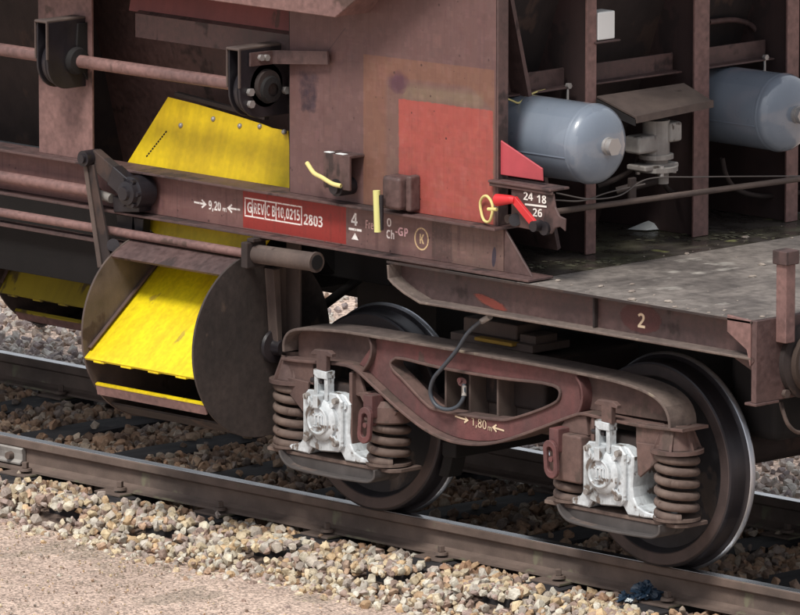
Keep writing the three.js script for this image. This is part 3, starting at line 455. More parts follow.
// ---------------------------------------------------------------- hopper wagon
const wagon = thing('hopper_wagon', 'brown hopper freight wagon with yellow chutes and blue-grey air tanks at its end', 'freight wagon');
const SB = 1.2, WEB = 1.125, YB = 1.268, YT = 1.484, PZ = 1.132;           // sole bar front, web face, bottom, top; wall face
const grad = (g, pts) => { g.beginPath(); pts.forEach(([x, y], i) => i ? g.lineTo(x, y) : g.moveTo(x, y)); g.closePath(); g.fill(); };
{ // sole bar
  const eT = at(505, 226, 'z', WEB), eB = at(532, 270, 'z', WEB);
  const sb = mesh('sole_bar', prism([[-6, YB + 0.012], [-6, YT - 0.012], [eT.x, YT - 0.012], [eB.x, YB + 0.012]], WEB - 0.012, WEB), M.brown, wagon);
  mesh('top_flange', box(-6, eT.x + 0.01, YT - 0.012, YT, 1.04, SB, 0.003), M.brown, sb);
  mesh('bottom_flange', box(-6, eB.x + 0.05, YB, YB + 0.012, 1.04, SB, 0.003), M.brown, sb);
  const x0 = -3.7, x1 = eT.x - 0.005, y0 = YB + 0.014, y1 = YT - 0.014;
  const L = (px, py) => { const p = at(px, py, 'z', WEB + 0.003); return [p.x - x0, y1 - p.y]; };
  decal('painted_web', x0, x1, y0, y1, WEB + 0.003, (g, w, h) => {
    const rr = rng(31);
    g.fillStyle = 'rgb(112,80,77)'; g.fillRect(0, 0, w, h);
    const sc = L(345, 230)[0];
    g.fillStyle = 'rgb(107,81,78)'; g.fillRect(sc, 0, w, h);
    g.fillStyle = 'rgb(84,65,62)'; g.fillRect(L(432, 250)[0], 0, L(452, 250)[0] - L(432, 250)[0], h);
    g.fillStyle = 'rgb(104,82,76)'; g.fillRect(L(452, 250)[0], 0, w, h);
    for (let i = 0; i < 2600; i++) { const a = rr() * 0.07; g.fillStyle = rr() < 0.6 ? `rgba(70,40,40,${a})` : `rgba(200,150,140,${a})`; const s = 0.004 + rr() * rr() * 0.05; g.fillRect(rr() * w, rr() * h, s * (1 + rr()), s * 0.7); }
    for (let i = 0; i < 500; i++) { g.fillStyle = `rgba(50,32,34,${rr() * 0.07})`; g.fillRect(rr() * w, 0, 0.003 + rr() * 0.008, h * rr()); }
    for (let i = 0; i < 60; i++) { g.fillStyle = `rgba(40,24,24,${0.3 + rr() * 0.5})`; g.beginPath(); g.arc(rr() * w, h * (0.3 + 0.7 * rr()), 0.002 + rr() * 0.004, 0, 7); g.fill(); }
    // grease thrown by the pivot
    const [gx, gy] = L(134, 196); for (let i = 0; i < 400; i++) { const a = rr() * 6.3, r = 0.16 * Math.pow(rr(), 0.8); g.fillStyle = `rgba(25,22,30,${0.16 * (1 - r / 0.17)})`; g.beginPath(); g.arc(gx + 1.2 * r * Math.cos(a), gy + r * Math.sin(a), 0.012 + 0.012 * rr(), 0, 7); g.fill(); }
    // red number panel
    const [rx, ry] = L(243, 205), rx2 = L(346, 225)[0];
    g.fillStyle = 'rgb(142,46,40)'; g.fillRect(rx, 0.0, rx2 - rx, h * 0.97);
    for (let i = 0; i < 500; i++) { g.fillStyle = `rgba(90,20,20,${rr() * 0.1})`; g.fillRect(rx + rr() * (rx2 - rx), rr() * h, 0.01 * rr() + 0.003, 0.03 * rr()); }
    const W = 'rgb(238,235,232)'; g.fillStyle = g.strokeStyle = W; g.lineWidth = 0.009;
    const arrow = (a, b) => { g.beginPath(); g.moveTo(a[0], a[1]); g.lineTo(b[0], b[1]); const s = Math.sign(b[0] - a[0]) * 0.026; g.moveTo(b[0] - s, b[1] - 0.018); g.lineTo(...b); g.lineTo(b[0] - s, b[1] + 0.018); g.stroke(); };
    const A = L(194, 202), B = L(205.5, 203), C = L(240, 209), D = L(228, 207);
    arrow([A[0], A[1]], [B[0], A[1] + 0.002]); arrow([C[0], A[1] + 0.002], [D[0], A[1] + 0.002]);
    let fs = 0.058; const fit = (s, x, y, w2, b = true) => txt(g, s, x, y, fs, w2, b);
    fit('9,20', L(207.5, 0)[0], A[1] + 0.022, 0.085); txt(g, 'm', L(221.5, 0)[0], A[1] + 0.022, 0.032, 0, true);
    // framed code and number
    const q1 = L(245, 203), q2 = L(301.5, 225); const bx = q1[0], bw = q2[0] - q1[0], by = 0.045, bh = 0.082;
    g.lineWidth = 0.007; g.strokeRect(bx, by, bw, bh); for (const t of [0.13, 0.36, 0.55]) { g.beginPath(); g.moveTo(bx + bw * t, by); g.lineTo(bx + bw * t, by + bh); g.stroke(); }
    fs = 0.07; fit('G', bx + 0.012, by + 0.066, bw * 0.1); fit('REV', bx + bw * 0.145, by + 0.066, bw * 0.2); fit('C B', bx + bw * 0.375, by + 0.066, bw * 0.165); fit('10,0215', bx + bw * 0.565, by + 0.066, bw * 0.41);
    fit('2803', q2[0] + 0.012, by + 0.078, L(322.5, 0)[0] - q2[0] - 0.012);
    // axle count mark and load notes
    g.fillStyle = W; const f4 = L(349, 0)[0]; fs = 0.078; fit('4', f4 + 0.012, by + 0.045, 0.042); g.fillRect(f4 - 0.005, by + 0.058, 0.085, 0.011); grad(g, [[f4 + 0.037, by + 0.078], [f4 + 0.06, by + 0.11], [f4 + 0.014, by + 0.11]]);
    g.fillStyle = 'rgb(226,180,176)'; fs = 0.05; fit('Fre', L(365, 0)[0], by + 0.05, 0.055, false); g.fillStyle = 'rgb(224,214,212)'; fs = 0.052; fit('O', L(386.5, 0)[0], by + 0.025, 0.032); fit('Ch', L(386, 0)[0], by + 0.078, 0.055); g.fillStyle = 'rgb(226,180,186)'; fit('-GP', L(395, 0)[0], by + 0.058, 0.085);
    const k = L(421.5, 239); g.strokeStyle = g.fillStyle = 'rgb(214,186,140)'; g.lineWidth = 0.007; g.beginPath(); g.ellipse(k[0], k[1], 0.042, 0.048, 0, 0, 7); g.stroke(); fs = 0.062; fit('K', k[0] - 0.017, k[1] + 0.022, 0.034);
    for (let i = 0; i < 5200; i++) { const wx = rr() * w, red = wx > rx && wx < rx2; g.fillStyle = red ? `rgba(130,44,38,${0.25 + 0.5 * rr()})` : `rgba(112,82,76,${0.2 + 0.5 * rr()})`; const s = 0.0015 + rr() * rr() * 0.006; g.fillRect(wx, rr() * h, s * (1 + rr()), s); }
    for (let i = 0; i < 140; i++) { g.fillStyle = `rgba(58,40,38,${rr() * 0.16})`; g.fillRect(rr() * w, h * rr() * 0.3, 0.004 + rr() * 0.02, h * rr()); }
    // dark smear on the end plate
    const [sx, sy] = L(494, 257); g.fillStyle = 'rgba(40,38,55,0.75)'; g.beginPath(); g.ellipse(sx, sy, 0.013, 0.045, 0.1, 0, 7); g.fill();
  }, sb, 540, 0.62, true);
}
{ // side wall at the end bay
  const x0 = at(290, 100, 'z', PZ).x, x1 = at(497, 100, 'z', PZ).x;
  const wall = mesh('side_wall', [box(x0, x1, YT, 3.4, PZ - 0.012, PZ, 0.002), box(x1 - 0.001, x1 + 0.012, YT, 3.4, PZ - 0.06, PZ + 0.004, 0.003)], M.brown, wagon);
  const y0 = YT + 0.002, y1 = 2.6, L = (px, py) => { const p = at(px, py, 'z', PZ + 0.003); return [p.x - x0, y1 - p.y]; };
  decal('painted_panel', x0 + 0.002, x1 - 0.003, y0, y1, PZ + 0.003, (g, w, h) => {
    const rr = rng(61);
    g.fillStyle = 'rgb(101,75,73)'; g.fillRect(0, 0, w, h);
    // rubbed lighter field around the fresh red patch
    g.filter = 'none'; g.fillStyle = 'rgb(117,83,70)'; grad(g, [L(363, 54), L(494, 70), L(494, 232), L(363, 214)]);
    const soft = (col, pts, n, sp) => { for (let i = 0; i < n; i++) { g.fillStyle = col(rr()); const dx = (rr() - 0.5) * sp, dy = (rr() - 0.5) * sp; grad(g, pts.map(([x, y]) => [x + dx, y + dy])); } };
    soft(a => `rgba(104,86,80,${0.09})`, [L(386, 78), L(470, 88), L(494, 112), L(398, 100), L(398, 220), L(386, 216)], 10, 0.03);
    soft(a => `rgba(132,112,88,${0.08})`, [L(402, 84), L(482, 94), L(482, 107), L(402, 97)], 8, 0.03);
    for (let i = 0; i < 60; i++) { const a = rr() * 6.3, r = rr() * 0.05, [qx, qy] = L(398, 82); g.fillStyle = 'rgba(78,52,58,0.1)'; g.beginPath(); g.arc(qx + r * Math.cos(a), qy + r * 0.6 * Math.sin(a), 0.03, 0, 7); g.fill(); }
    g.fillStyle = 'rgb(157,77,69)'; { const P = [L(398.5, 98.5), L(492.5, 111), L(493, 232), L(407.5, 214), L(402, 200), L(398.5, 190)], o = []; P.forEach((p, i) => { const q = P[(i + 1) % P.length], n = Math.ceil(Math.hypot(q[0] - p[0], q[1] - p[1]) / 0.012); for (let k = 0; k < n; k++) o.push([mix(p[0], q[0], k / n) + (rr() - 0.5) * 0.004, mix(p[1], q[1], k / n) + (rr() - 0.5) * 0.005]); }); grad(g, o); }
    for (let i = 0; i < 90; i++) { const a = L(400, 110), b = L(490, 125); g.fillStyle = rr() < 0.5 ? 'rgba(140,62,56,0.06)' : 'rgba(186,96,86,0.05)'; g.fillRect(a[0] + rr() * 0.45, a[1] + 0.02 + rr() * 0.45, 0.1 + rr() * 0.2, 0.012 + rr() * 0.02); }
    for (let i = 0; i < 1500; i++) { const [ax, ay] = L(398.5, 98.5), [bx, by] = L(492, 228); g.fillStyle = rr() < 0.5 ? `rgba(140,54,50,${rr() * 0.08})` : `rgba(190,108,98,${rr() * 0.06})`; const s = 0.004 + rr() * 0.03; g.fillRect(ax + rr() * (bx - ax), ay + 0.03 + rr() * (by - ay - 0.03), s, s); }
    // dark patch below the strap
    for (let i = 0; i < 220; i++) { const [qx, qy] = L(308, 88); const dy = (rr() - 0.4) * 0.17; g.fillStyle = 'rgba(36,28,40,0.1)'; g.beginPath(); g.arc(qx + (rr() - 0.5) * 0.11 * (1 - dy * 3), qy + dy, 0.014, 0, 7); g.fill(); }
    for (let i = 0; i < 4200; i++) { const a = rr() * 0.06; g.fillStyle = rr() < 0.6 ? `rgba(60,38,40,${a})` : `rgba(190,150,145,${a})`; const s = 0.004 + rr() * rr() * 0.06; g.fillRect(rr() * w, rr() * h, s, s * (0.6 + rr())); }
    for (let i = 0; i < 300; i++) { g.fillStyle = `rgba(45,30,34,${rr() * 0.05})`; g.fillRect(rr() * w, rr() * h, 0.003 + rr() * 0.008, 0.05 + rr() * 0.4); }
    for (let i = 0; i < 40; i++) { g.fillStyle = `rgba(40,24,26,${0.3 + rr() * 0.4})`; g.beginPath(); g.arc(rr() * w, rr() * h, 0.002 + rr() * 0.004, 0, 7); g.fill(); }
    g.strokeStyle = 'rgba(60,40,46,0.5)'; g.lineWidth = 0.004; g.beginPath(); const l0 = L(327, 52), l1 = L(345, 28); g.moveTo(...l0); g.lineTo(...l1); g.stroke();
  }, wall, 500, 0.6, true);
  // bent stop plate, and the channel piece beside it
  const bk = mesh('stop_bracket', [box(-0.78, -0.61, 1.555, 1.708, 1.215, 1.23), box(-0.78, -0.61, 1.7, 1.714, PZ, 1.23), box(-0.78, -0.766, 1.555, 1.7, PZ, 1.215)], M.brown, wall);
  mesh('worn_edge', [box(-0.775, -0.735, 1.7145, 1.7165, 1.2, 1.229, 0), box(-0.7, -0.65, 1.7145, 1.7165, 1.2, 1.229, 0)], M.paper, bk);
  const kp = at(341, 187, 'z', 1.2);
  mesh('knob', [rod([kp.x, kp.y, PZ], [kp.x, kp.y, 1.232], 0.04, 20), rod([kp.x, kp.y, 1.232], [kp.x, kp.y, 1.25], 0.028, 16)], M.grease, bk);
  mesh('yellow_lead', wire([at(341, 186, 'z', 1.25), at(333, 184, 'z', 1.26), at(322, 177.5, 'z', 1.26), at(314, 173, 'z', 1.25), at(309, 166, 'z', 1.24), at(307, 163, 'z', 1.235)], 0.0105, 30), M.rope, bk);
  const c0 = at(378, 175, 'z', 1.22), c1 = at(407, 212, 'z', 1.22);
  const ch = mesh('channel_bracket', [box(c0.x + 0.035, c0.x + 0.15, c1.y + 0.0, c0.y + 0.005, PZ, 1.235, 0.02), box(c0.x + 0.15, c1.x, c1.y - 0.005, c0.y + 0.012, PZ, 1.2, 0.012), box(c0.x + 0.0, c0.x + 0.035, c1.y + 0.05, c0.y - 0.005, PZ, 1.19, 0.008)], M.brown, wall);
  mesh('yellow_stick', rod(at(376.5, 190.5, 'z', 1.27), at(377.8, 232, 'z', 1.27), 0.0165, 12), M.stick, wall);
  mesh('stick_clip', rod(at(381, 195, 'z', 1.26), at(381, 230, 'z', 1.26), 0.012, 10), M.grease, wall);
  // oval seal ring
  const rc = at(486.5, 209, 'z', 1.17); const rp = []; for (let i = 0; i < 16; i++) { const a = i / 16 * 6.283; rp.push(new THREE.Vector3(rc.x + 0.058 * Math.cos(a) * (1 + 0.06 * Math.sin(3 * a)), rc.y + 0.058 * Math.sin(a), 1.17 + 0.02 * Math.cos(a))); }
  const ring = new THREE.TubeGeometry(new THREE.CatmullRomCurve3(rp, true), 50, 0.0065, 8, true);
  mesh('yellow_ring', [ring, rod([rc.x + 0.03, rc.y + 0.005, 1.19], [rc.x + 0.085, rc.y + 0.01, 1.19], 0.008, 8)], M.rope, wall);
}
{ // pressed post on the left and the plating behind it
  const p0 = at(38.5, 80, 'z', PZ).x, p1 = at(92, 80, 'z', PZ).x;
  mesh('side_post', [box(p0, p1, YT, 3.4, PZ - 0.012, PZ, 0.002), box(p0, p0 + 0.012, YT, 3.4, PZ - 0.05, PZ - 0.0125, 0.002)], M.rosy, wagon);
  // sloping hopper side; left part and ribs coloured darker for shade
  mesh('hopper_side', prismX([[0.62, 1.3], [1.0, 2.75], [0.98, 2.76], [0.6, 1.31]], -2.75, 0.1, [], 0), M.brown, wagon); mesh('hopper_side', prismX([[0.2, 1.3], [0.75, 3.0], [0.73, 3.0], [0.18, 1.3]], -6.5, -2.75, [], 0), M.sootShade, wagon);
  mesh('hopper_rib', box(-2.78, -2.75, 1.3, 3.3, 0.3, 1.08), M.sootShade, wagon); mesh('hopper_rib', box(-1.12, x_(290) - 0.002, YT, 3.3, 0.9, PZ - 0.014), M.sootShade, wagon);
  // upper hopper flare: pale face plate, red sloping strip, pale lip
  const O = 1.34;
  const yl = 2.352, o2 = at(335, 18, 'z', O), o3 = at(356, 0, 'z', O);
  mesh('hopper_flare', [prism([[-6, yl], [o2.x, yl], [o3.x + 0.6, yl + (o3.y - o2.y) / (o3.x - o2.x) * (o3.x + 0.6 - o2.x)], [o3.x + 0.6, 3.6], [-6, 3.6]].map(([x, y]) => [x, y]), O - 0.015, O), prismX([[O - 0.016, yl], [1.05, yl + 0.1], [1.05, yl + 0.115], [O - 0.016, yl + 0.015]], -6, o2.x, [], 0), bar([o2.x, yl + 0.008, 1.23], [o3.x + 0.6, yl + 0.72, 1.23], 0.2, 0.014, [-0.7, 0.7, 0])], M.rosy, wagon);
  const st = mesh('chute_flap', prismX([[1.02, 2.46], [1.075, 2.2], [1.09, 2.205], [1.035, 2.465]], at(135, 20, 'z', 1.05).x, -1.1, [], 0.002), M.flapRed, wagon);
  mesh('flap_lip', prismX([[1.075, 2.205], [1.1, 2.19], [1.1, 2.09], [1.112, 2.09], [1.112, 2.2], [1.085, 2.215]], at(137, 40, 'z', 1.1).x, -1.1, [], 0.002), M.brown, wagon);
}
function x_(px) { return at(px, 100, 'z', PZ).x; }
{ // operating shaft along the side, carried by two bent brackets
  mesh('operating_shaft', rod([-6, 1.957, 1.2], [-1.24, 1.957, 1.2], 0.03, 24), M.rosy, wagon);
  for (const [xr, back, bolts] of [[-2.47, PZ, false], [-1.175, 1.05, true]]) {
    const b = new THREE.Group(); b.name = 'shaft_bracket'; wagon.add(b);
    const prof = z1 => [[back, 2.152], [z1, 2.148], [z1, 1.97], ...arc(z1 - 0.125, 1.955, 0.125, 0, -Math.PI / 2, 8).slice(1), [back, 1.83]];
    mesh('bracket_plate', prismX(prof(1.372), xr - 0.011, xr), M.grease, b);
    mesh('bracket_plate', prismX(prof(1.366), xr - 0.085, xr - 0.074), M.grease, b);
    mesh('bracket_top', [box(xr - 0.085, xr, 2.145, 2.158, back, 1.378, 0.005), box(xr - 0.006, xr + 0.003, 1.975, 2.155, 1.365, 1.378, 0.003), box(xr - 0.088, xr - 0.08, 1.975, 2.155, 1.36, 1.374, 0.003)], M.dusty, b);
    const u = latheX([[0.11, xr - 0.06], [0.118, xr - 0.03], [0.105, xr - 0.02]], 40); u.translate(0, 1.955, 1.245); mesh('bearing_shell', u, M.grease, b);
    const hub = latheX([[0.03, xr], [0.062, xr], [0.066, xr + 0.01], [0.058, xr + 0.035], [0.031, xr + 0.04]], 28); hub.translate(0, 1.957, 1.2); mesh('bearing', hub, M.black, b);
    if (bolts) {
      for (const [px, py] of [[249, 92], [249.5, 104], [284.5, 90]]) { const q = at(px, py, 'x', xr); mesh('bolt', hexBoltX(xr, q.y, q.z, 0.019, 0.02), M.bolt, b); }
      const p = latheX([[0.001, xr + 0.02], [0.07, xr + 0.02], [0.075, xr], [0.1, xr]], 28); p.translate(0, 1.975, 1.205); mesh('end_cap', p, M.sootShade, b);
      const a = at(251, 60, 'x', xr + 0.02), c = at(290, 58.5, 'z', PZ + 0.02), e = at(330, 57.5, 'z', PZ + 0.02);
      mesh('strap', [bar([xr + 0.012, a.y, a.z], [xr + 0.012, c.y, PZ + 0.05], 0.012, 0.062), bar([xr + 0.01, c.y, PZ + 0.045], [e.x, e.y - 0.0, PZ + 0.03], 0.014, 0.062)], M.brown, b);
      for (const px of [260, 265.5]) { const q = at(px, 57.5, 'x', xr + 0.02); mesh('bolt', hexBoltX(xr + 0.016, q.y, q.z, 0.016, 0.02), M.bolt, b); }
    } else mesh('bearing_plate', prismX([[back + 0.0, 2.13], [back + 0.06, 2.13], [1.2, 2.03], [1.16, 1.9], [back, 1.86]], xr + 0.001, xr + 0.014), M.black, b);
  }
}
{ // yellow chute side behind the sole bar: two flat plates meeting in a crease
  const n = new THREE.Vector3(0, 0.28, 1).normalize(), p0 = new THREE.Vector3(-1.6, 1.5, 1.0);
  const put = (pts, nn, q0) => { const o = pts.map(([px, py]) => onPlane(px, py, q0, nn)); const f = [...o, ...o.map(v => v.clone().addScaledVector(nn, -0.012))]; const N = o.length, idx = []; for (let i = 1; i < N - 1; i++) idx.push(0, i, i + 1, N, N + i + 1, N + i); for (let i = 0; i < N; i++) { const j = (i + 1) % N; idx.push(i, N + i, j, j, N + i, N + j); } const g = new THREE.BufferGeometry(); g.setAttribute('position', new THREE.Float32BufferAttribute(f.flatMap(v => v.toArray()), 3)); g.setIndex(idx); const h = g.toNonIndexed(); h.computeVertexNormals(); h.setAttribute('uv', new THREE.Float32BufferAttribute(new Float32Array(h.attributes.position.count * 2), 2)); return h; };
  const A = onPlane(272, 128, p0, n), B = onPlane(216, 246, p0, n), n2 = n.clone().applyAxisAngle(B.clone().sub(A).normalize(), -0.22);
  const c = mesh('upper_chute', [put([[168, 97], [196, 104], [240, 117], [262, 124], [272, 128], [216, 246], [180, 241], [158, 236], [148, 228], [143.5, 218], [138, 195], [126.5, 164]], n, p0), put([[272, 128], [288, 131], [294, 200], [262, 250], [216, 246]], n2, A)], M.yellow, wagon);
  for (const [px, py] of [[181, 125.5], [213.5, 119], [240, 126], [260, 126.5], [284, 132]]) { const q = onPlane(px, py, p0, n); mesh('rivet', (() => { const g = new THREE.SphereGeometry(0.013, 10, 6); g.translate(q.x, q.y, q.z); return g; })(), M.bolt, c); }
  // row of small black stencil marks along the slanted edge, too small to read
  for (let i = 0; i < 11; i++) { const q = onPlane(mix(147, 166, i / 10), mix(156, 132, i / 10), p0, n); mesh('stencil_mark', (() => { const g = box(-0.0055, 0.0055, -0.0035, 0.0035, -0.001, 0.002, 0); g.rotateZ(0.75); g.translate(q.x, q.y, q.z); return g; })(), M.black, c); }
  mesh('upper_edge', [bar(onPlane(172, 97, p0, n).add(new THREE.Vector3(0, 0.012, -0.03)), onPlane(262, 121, p0, n).add(new THREE.Vector3(0, 0.012, -0.03)), 0.03, 0.02)], M.sootShade, c);
}
// revolving chutes: two round end plates with sloping yellow trough between them
function drum(dx, dy, dz, shaded) {
  const d = new THREE.Group(); d.name = 'round_chute'; wagon.add(d); d.position.set(dx, 0.748 + dy, 1.07 + dz);
  const xr = -1.35, xl = -2.11, R = 0.432, seg = arc(0, 0, R, 0, 2 * Math.PI, 72).slice(0, -1);
  mesh('end_plate', prismX(seg, xr - 0.012, xr, [], 0.002), M.drumSide, d);
  mesh('end_plate', prismX(seg, xl, xl + 0.012, [], 0.002), M.dusty, d);
  const pl = (a, b, t, x0 = xl + 0.012, x1 = xr - 0.012) => prismX([a, b, [b[0] - (b[1] - a[1]) / Math.hypot(b[0] - a[0], b[1] - a[1]) * t, b[1] + (b[0] - a[0]) / Math.hypot(b[0] - a[0], b[1] - a[1]) * t], [a[0] - (b[1] - a[1]) / Math.hypot(b[0] - a[0], b[1] - a[1]) * t, a[1] + (b[0] - a[0]) / Math.hypot(b[0] - a[0], b[1] - a[1]) * t]], x0, x1, [], 0.002);
  mesh('hood', prismX([...arc(0, 0, R - 0.004, 0.95, 1.62, 10), ...arc(0, 0, R - 0.016, 0.95, 1.62, 10).reverse()], xl + 0.012, xr - 0.012, [], 0), M.brown, d);
  const Y = shaded ? M.yellowShaded : M.yellowLit;  // rear chute has the shade put into its yellow
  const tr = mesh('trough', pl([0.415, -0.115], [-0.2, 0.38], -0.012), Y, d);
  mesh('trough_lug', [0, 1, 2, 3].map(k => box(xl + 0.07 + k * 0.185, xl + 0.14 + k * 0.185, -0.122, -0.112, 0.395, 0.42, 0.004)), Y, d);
  mesh('edge_strip', pl([0.4, -0.06], [-0.1, 0.35], 0.01, xl + 0.0121, xl + 0.03), M.frame, d);
  mesh('lower_plate', [prismX([[0.352, -0.244], [0.342, -0.288], [0.33, -0.286], [0.34, -0.24]], xl + 0.012, xr - 0.012, [], 0.002)], M.rosy, d);
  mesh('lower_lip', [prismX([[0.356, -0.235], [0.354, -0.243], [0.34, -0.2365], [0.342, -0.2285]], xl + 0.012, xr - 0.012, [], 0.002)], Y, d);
  mesh('back_plate', [prismX([...arc(0, 0, R - 0.004, 1.62, 5.35, 24), ...arc(0, 0, R - 0.014, 1.62, 5.35, 24).reverse()], xl + 0.012, xr - 0.012, [], 0)], M.sootShade, d);
  return d;
}
const drum1 = drum(0, 0, 0);
const drum2 = drum(-2.16, 0, -1.34, true); drum2.rotation.x = 0.3; note(drum2, 'second round chute farther back at the left, its yellow coloured darker for the shade');
{ // hanger and pivot in front of the near end plate
  const x = -1.345, a = at(264, 268, 'x', x), b = at(298, 266, 'x', x), c = at(287, 344, 'x', x), d = at(269, 346, 'x', x);
  mesh('chute_hanger', [prismX([[a.z, a.y], [b.z, b.y], [c.z, c.y], [d.z, d.y]], x, x + 0.012), prismX([[a.z, a.y], [a.z - 0.045, a.y], [d.z - 0.03, d.y], [d.z, d.y]], x + 0.012, x + 0.06), box(x + 0.012, x + 0.1, c.y, YB, c.z + 0.0, c.z + 0.016)], M.dusty, wagon);
  const h = latheX([[0.001, x + 0.075], [0.035, x + 0.075], [0.04, x + 0.03], [0.075, x + 0.025], [0.08, x + 0.012]], 28); const q = at(272, 346, 'x', x); h.translate(0, q.y, q.z); mesh('chute_pivot', h, M.grease, wagon);
  // thin shaft under the sole bar with its coupling sleeve
  mesh('lower_shaft', rod([-6, 1.183, 1.2], [-1.27, 1.186, 1.2], 0.021, 20), M.rosy, wagon);
  mesh('lower_angle', box(-6, -2.05, 1.115, 1.135, 1.13, 1.19), M.brown, wagon);
  const sx0 = at(255, 257, 'z', 1.2).x, sx1 = at(316, 261, 'z', 1.2).x;
  mesh('shaft_sleeve', [rod([sx0, 1.192, 1.2], [sx1, 1.2, 1.2], 0.043, 28), ...[0.05].map(o => rod([sx1 - 0.01, 1.2, 1.2], [sx1 + 0.006, 1.2, 1.2], 0.047, 28))], M.dusty, wagon);
  mesh('sleeve_bore', rod([sx1 + 0.004, 1.2, 1.2], [sx1 + 0.008, 1.2, 1.2], 0.034, 24), M.black, wagon);
  mesh('shaft_flange', [box(sx0 - 0.03, sx0 + 0.012, 1.13, 1.25, 1.14, 1.262, 0.006), box(sx0 - 0.012, sx0 + 0.03, 1.25, 1.268, 1.1, 1.24)], M.sootShade, wagon);
  // rod in front of the sole bar web
  const er = at(97, 191, 'z', 1.19).x;
  mesh('web_rod', rod([-6, 1.353, 1.19], [er, 1.353, 1.19], 0.027, 20), M.rosy, wagon); mesh('rod_eye', [rod([er - 0.06, 1.353, 1.19], [er + 0.1, 1.335, 1.19], 0.022, 16)], M.castGrey, wagon);
}
{ // lever gear on the sole bar
  const z = 1.262, g = new THREE.Group(); g.name = 'lever_gear'; wagon.add(g);
  mesh('lever', prism(XY(z, [[82.5, 163], [93, 165], [111.5, 263], [97.5, 268]]), z - 0.016, z), M.sootShade, g);
  mesh('lever_edge', prism(XY(z + 0.01, [[82.5, 163], [86, 163.5], [101.5, 267.5], [97.5, 268]]), z + 0.001, z + 0.012), M.dusty, g);
  const a = at(87.5, 158, 'z', z), b = at(128, 193, 'z', z);
  mesh('lever_pin', [rod([a.x, a.y, z - 0.06], [a.x, a.y, z + 0.03], 0.037, 20), rod([a.x, a.y, z + 0.03], [a.x, a.y, z + 0.045], 0.022, 16)], M.grease, g);
  mesh('crank_arm', [bar([a.x, a.y, z - 0.04], [mix(a.x, b.x, 0.55), mix(a.y, b.y, 0.55), z - 0.04], 0.09, 0.05, [0, 0, 1])], M.sootShade, g);
  mesh('crank_sleeve', [bar([mix(a.x, b.x, 0.5), mix(a.y, b.y, 0.5), z - 0.04], [mix(a.x, b.x, 0.95), mix(a.y, b.y, 0.95), z - 0.04], 0.1, 0.06, [0, 0, 1])], M.grease, g);
  const hub = latheZ([[0.001, 0.075], [0.03, 0.075], [0.034, 0.06], [0.055, 0.055], [0.06, 0.03], [0.075, 0.025], [0.078, -0.07]], 24); hub.translate(b.x, b.y, z - 0.04); mesh('crank_hub', [hub, ...[0, 1, 2, 3, 4, 5].map(k => hexBolt(b.x + 0.062 * Math.cos(k * 1.05), b.y + 0.062 * Math.sin(k * 1.05), z - 0.014, 0.013, 0.02))], M.grease, g);
  mesh('hub_block', [prism(XY(1.2, [[114, 196], [141, 203], [140, 212], [115, 212]]), 1.13, 1.21), prism(XY(1.15, [[116, 214], [132, 216], [131, 236], [118, 234]]), 1.1, 1.15), prism(XY(1.15, [[133, 217], [143, 219], [142, 236], [135, 236]]), 1.1, 1.15)], M.grease, g);
  mesh('lever_bolt', [rod(at(113, 245, 'z', 1.24), at(113, 245, 'z', 1.27), 0.03, 16), rod(at(107, 252, 'z', 1.2), at(120, 258, 'z', 1.2), 0.02)], M.grease, g);
}
{ // unseen black boxes added under the wagon to keep daylight out, sills among them
  mesh('underframe_blockers', [box(-6.5, -1.0, 1.0, 1.25, -1.0, 0.6, 0.01), box(-1.0, 1.8, 0.7, 1.24, -0.3, 0.3), box(-1.0, 1.8, 1.05, 1.25, -1.2, -1.12), box(-2.12, -1.0, 0.48, 1.24, -0.33, -0.28), box(1.15, 1.45, 0.6, 1.0, -0.62, 0.62, 0.05), box(-6.5, -2.3, 0.74, 1.0, -0.9, 0.5), box(-6.5, -1.2, 0.55, 1.0, -0.97, -0.93), box(-6.5, -1.1, 1.0, 1.26, -1.15, -1.0)], M.black, wagon);
  mesh('outlet_blocker', [prismX([[0.3, 1.3], [0.85, 1.3], [0.6, 1.02], [0.3, 1.0]], -2.1, -1.36, [], 0)], M.black, wagon);  // added black filler that keeps the space above the chute dark
  mesh('diagonal_rod', rod(at(286, 334, 'z', 0.55), at(368, 272, 'z', 0.55), 0.022, 14), M.black, wagon);
}
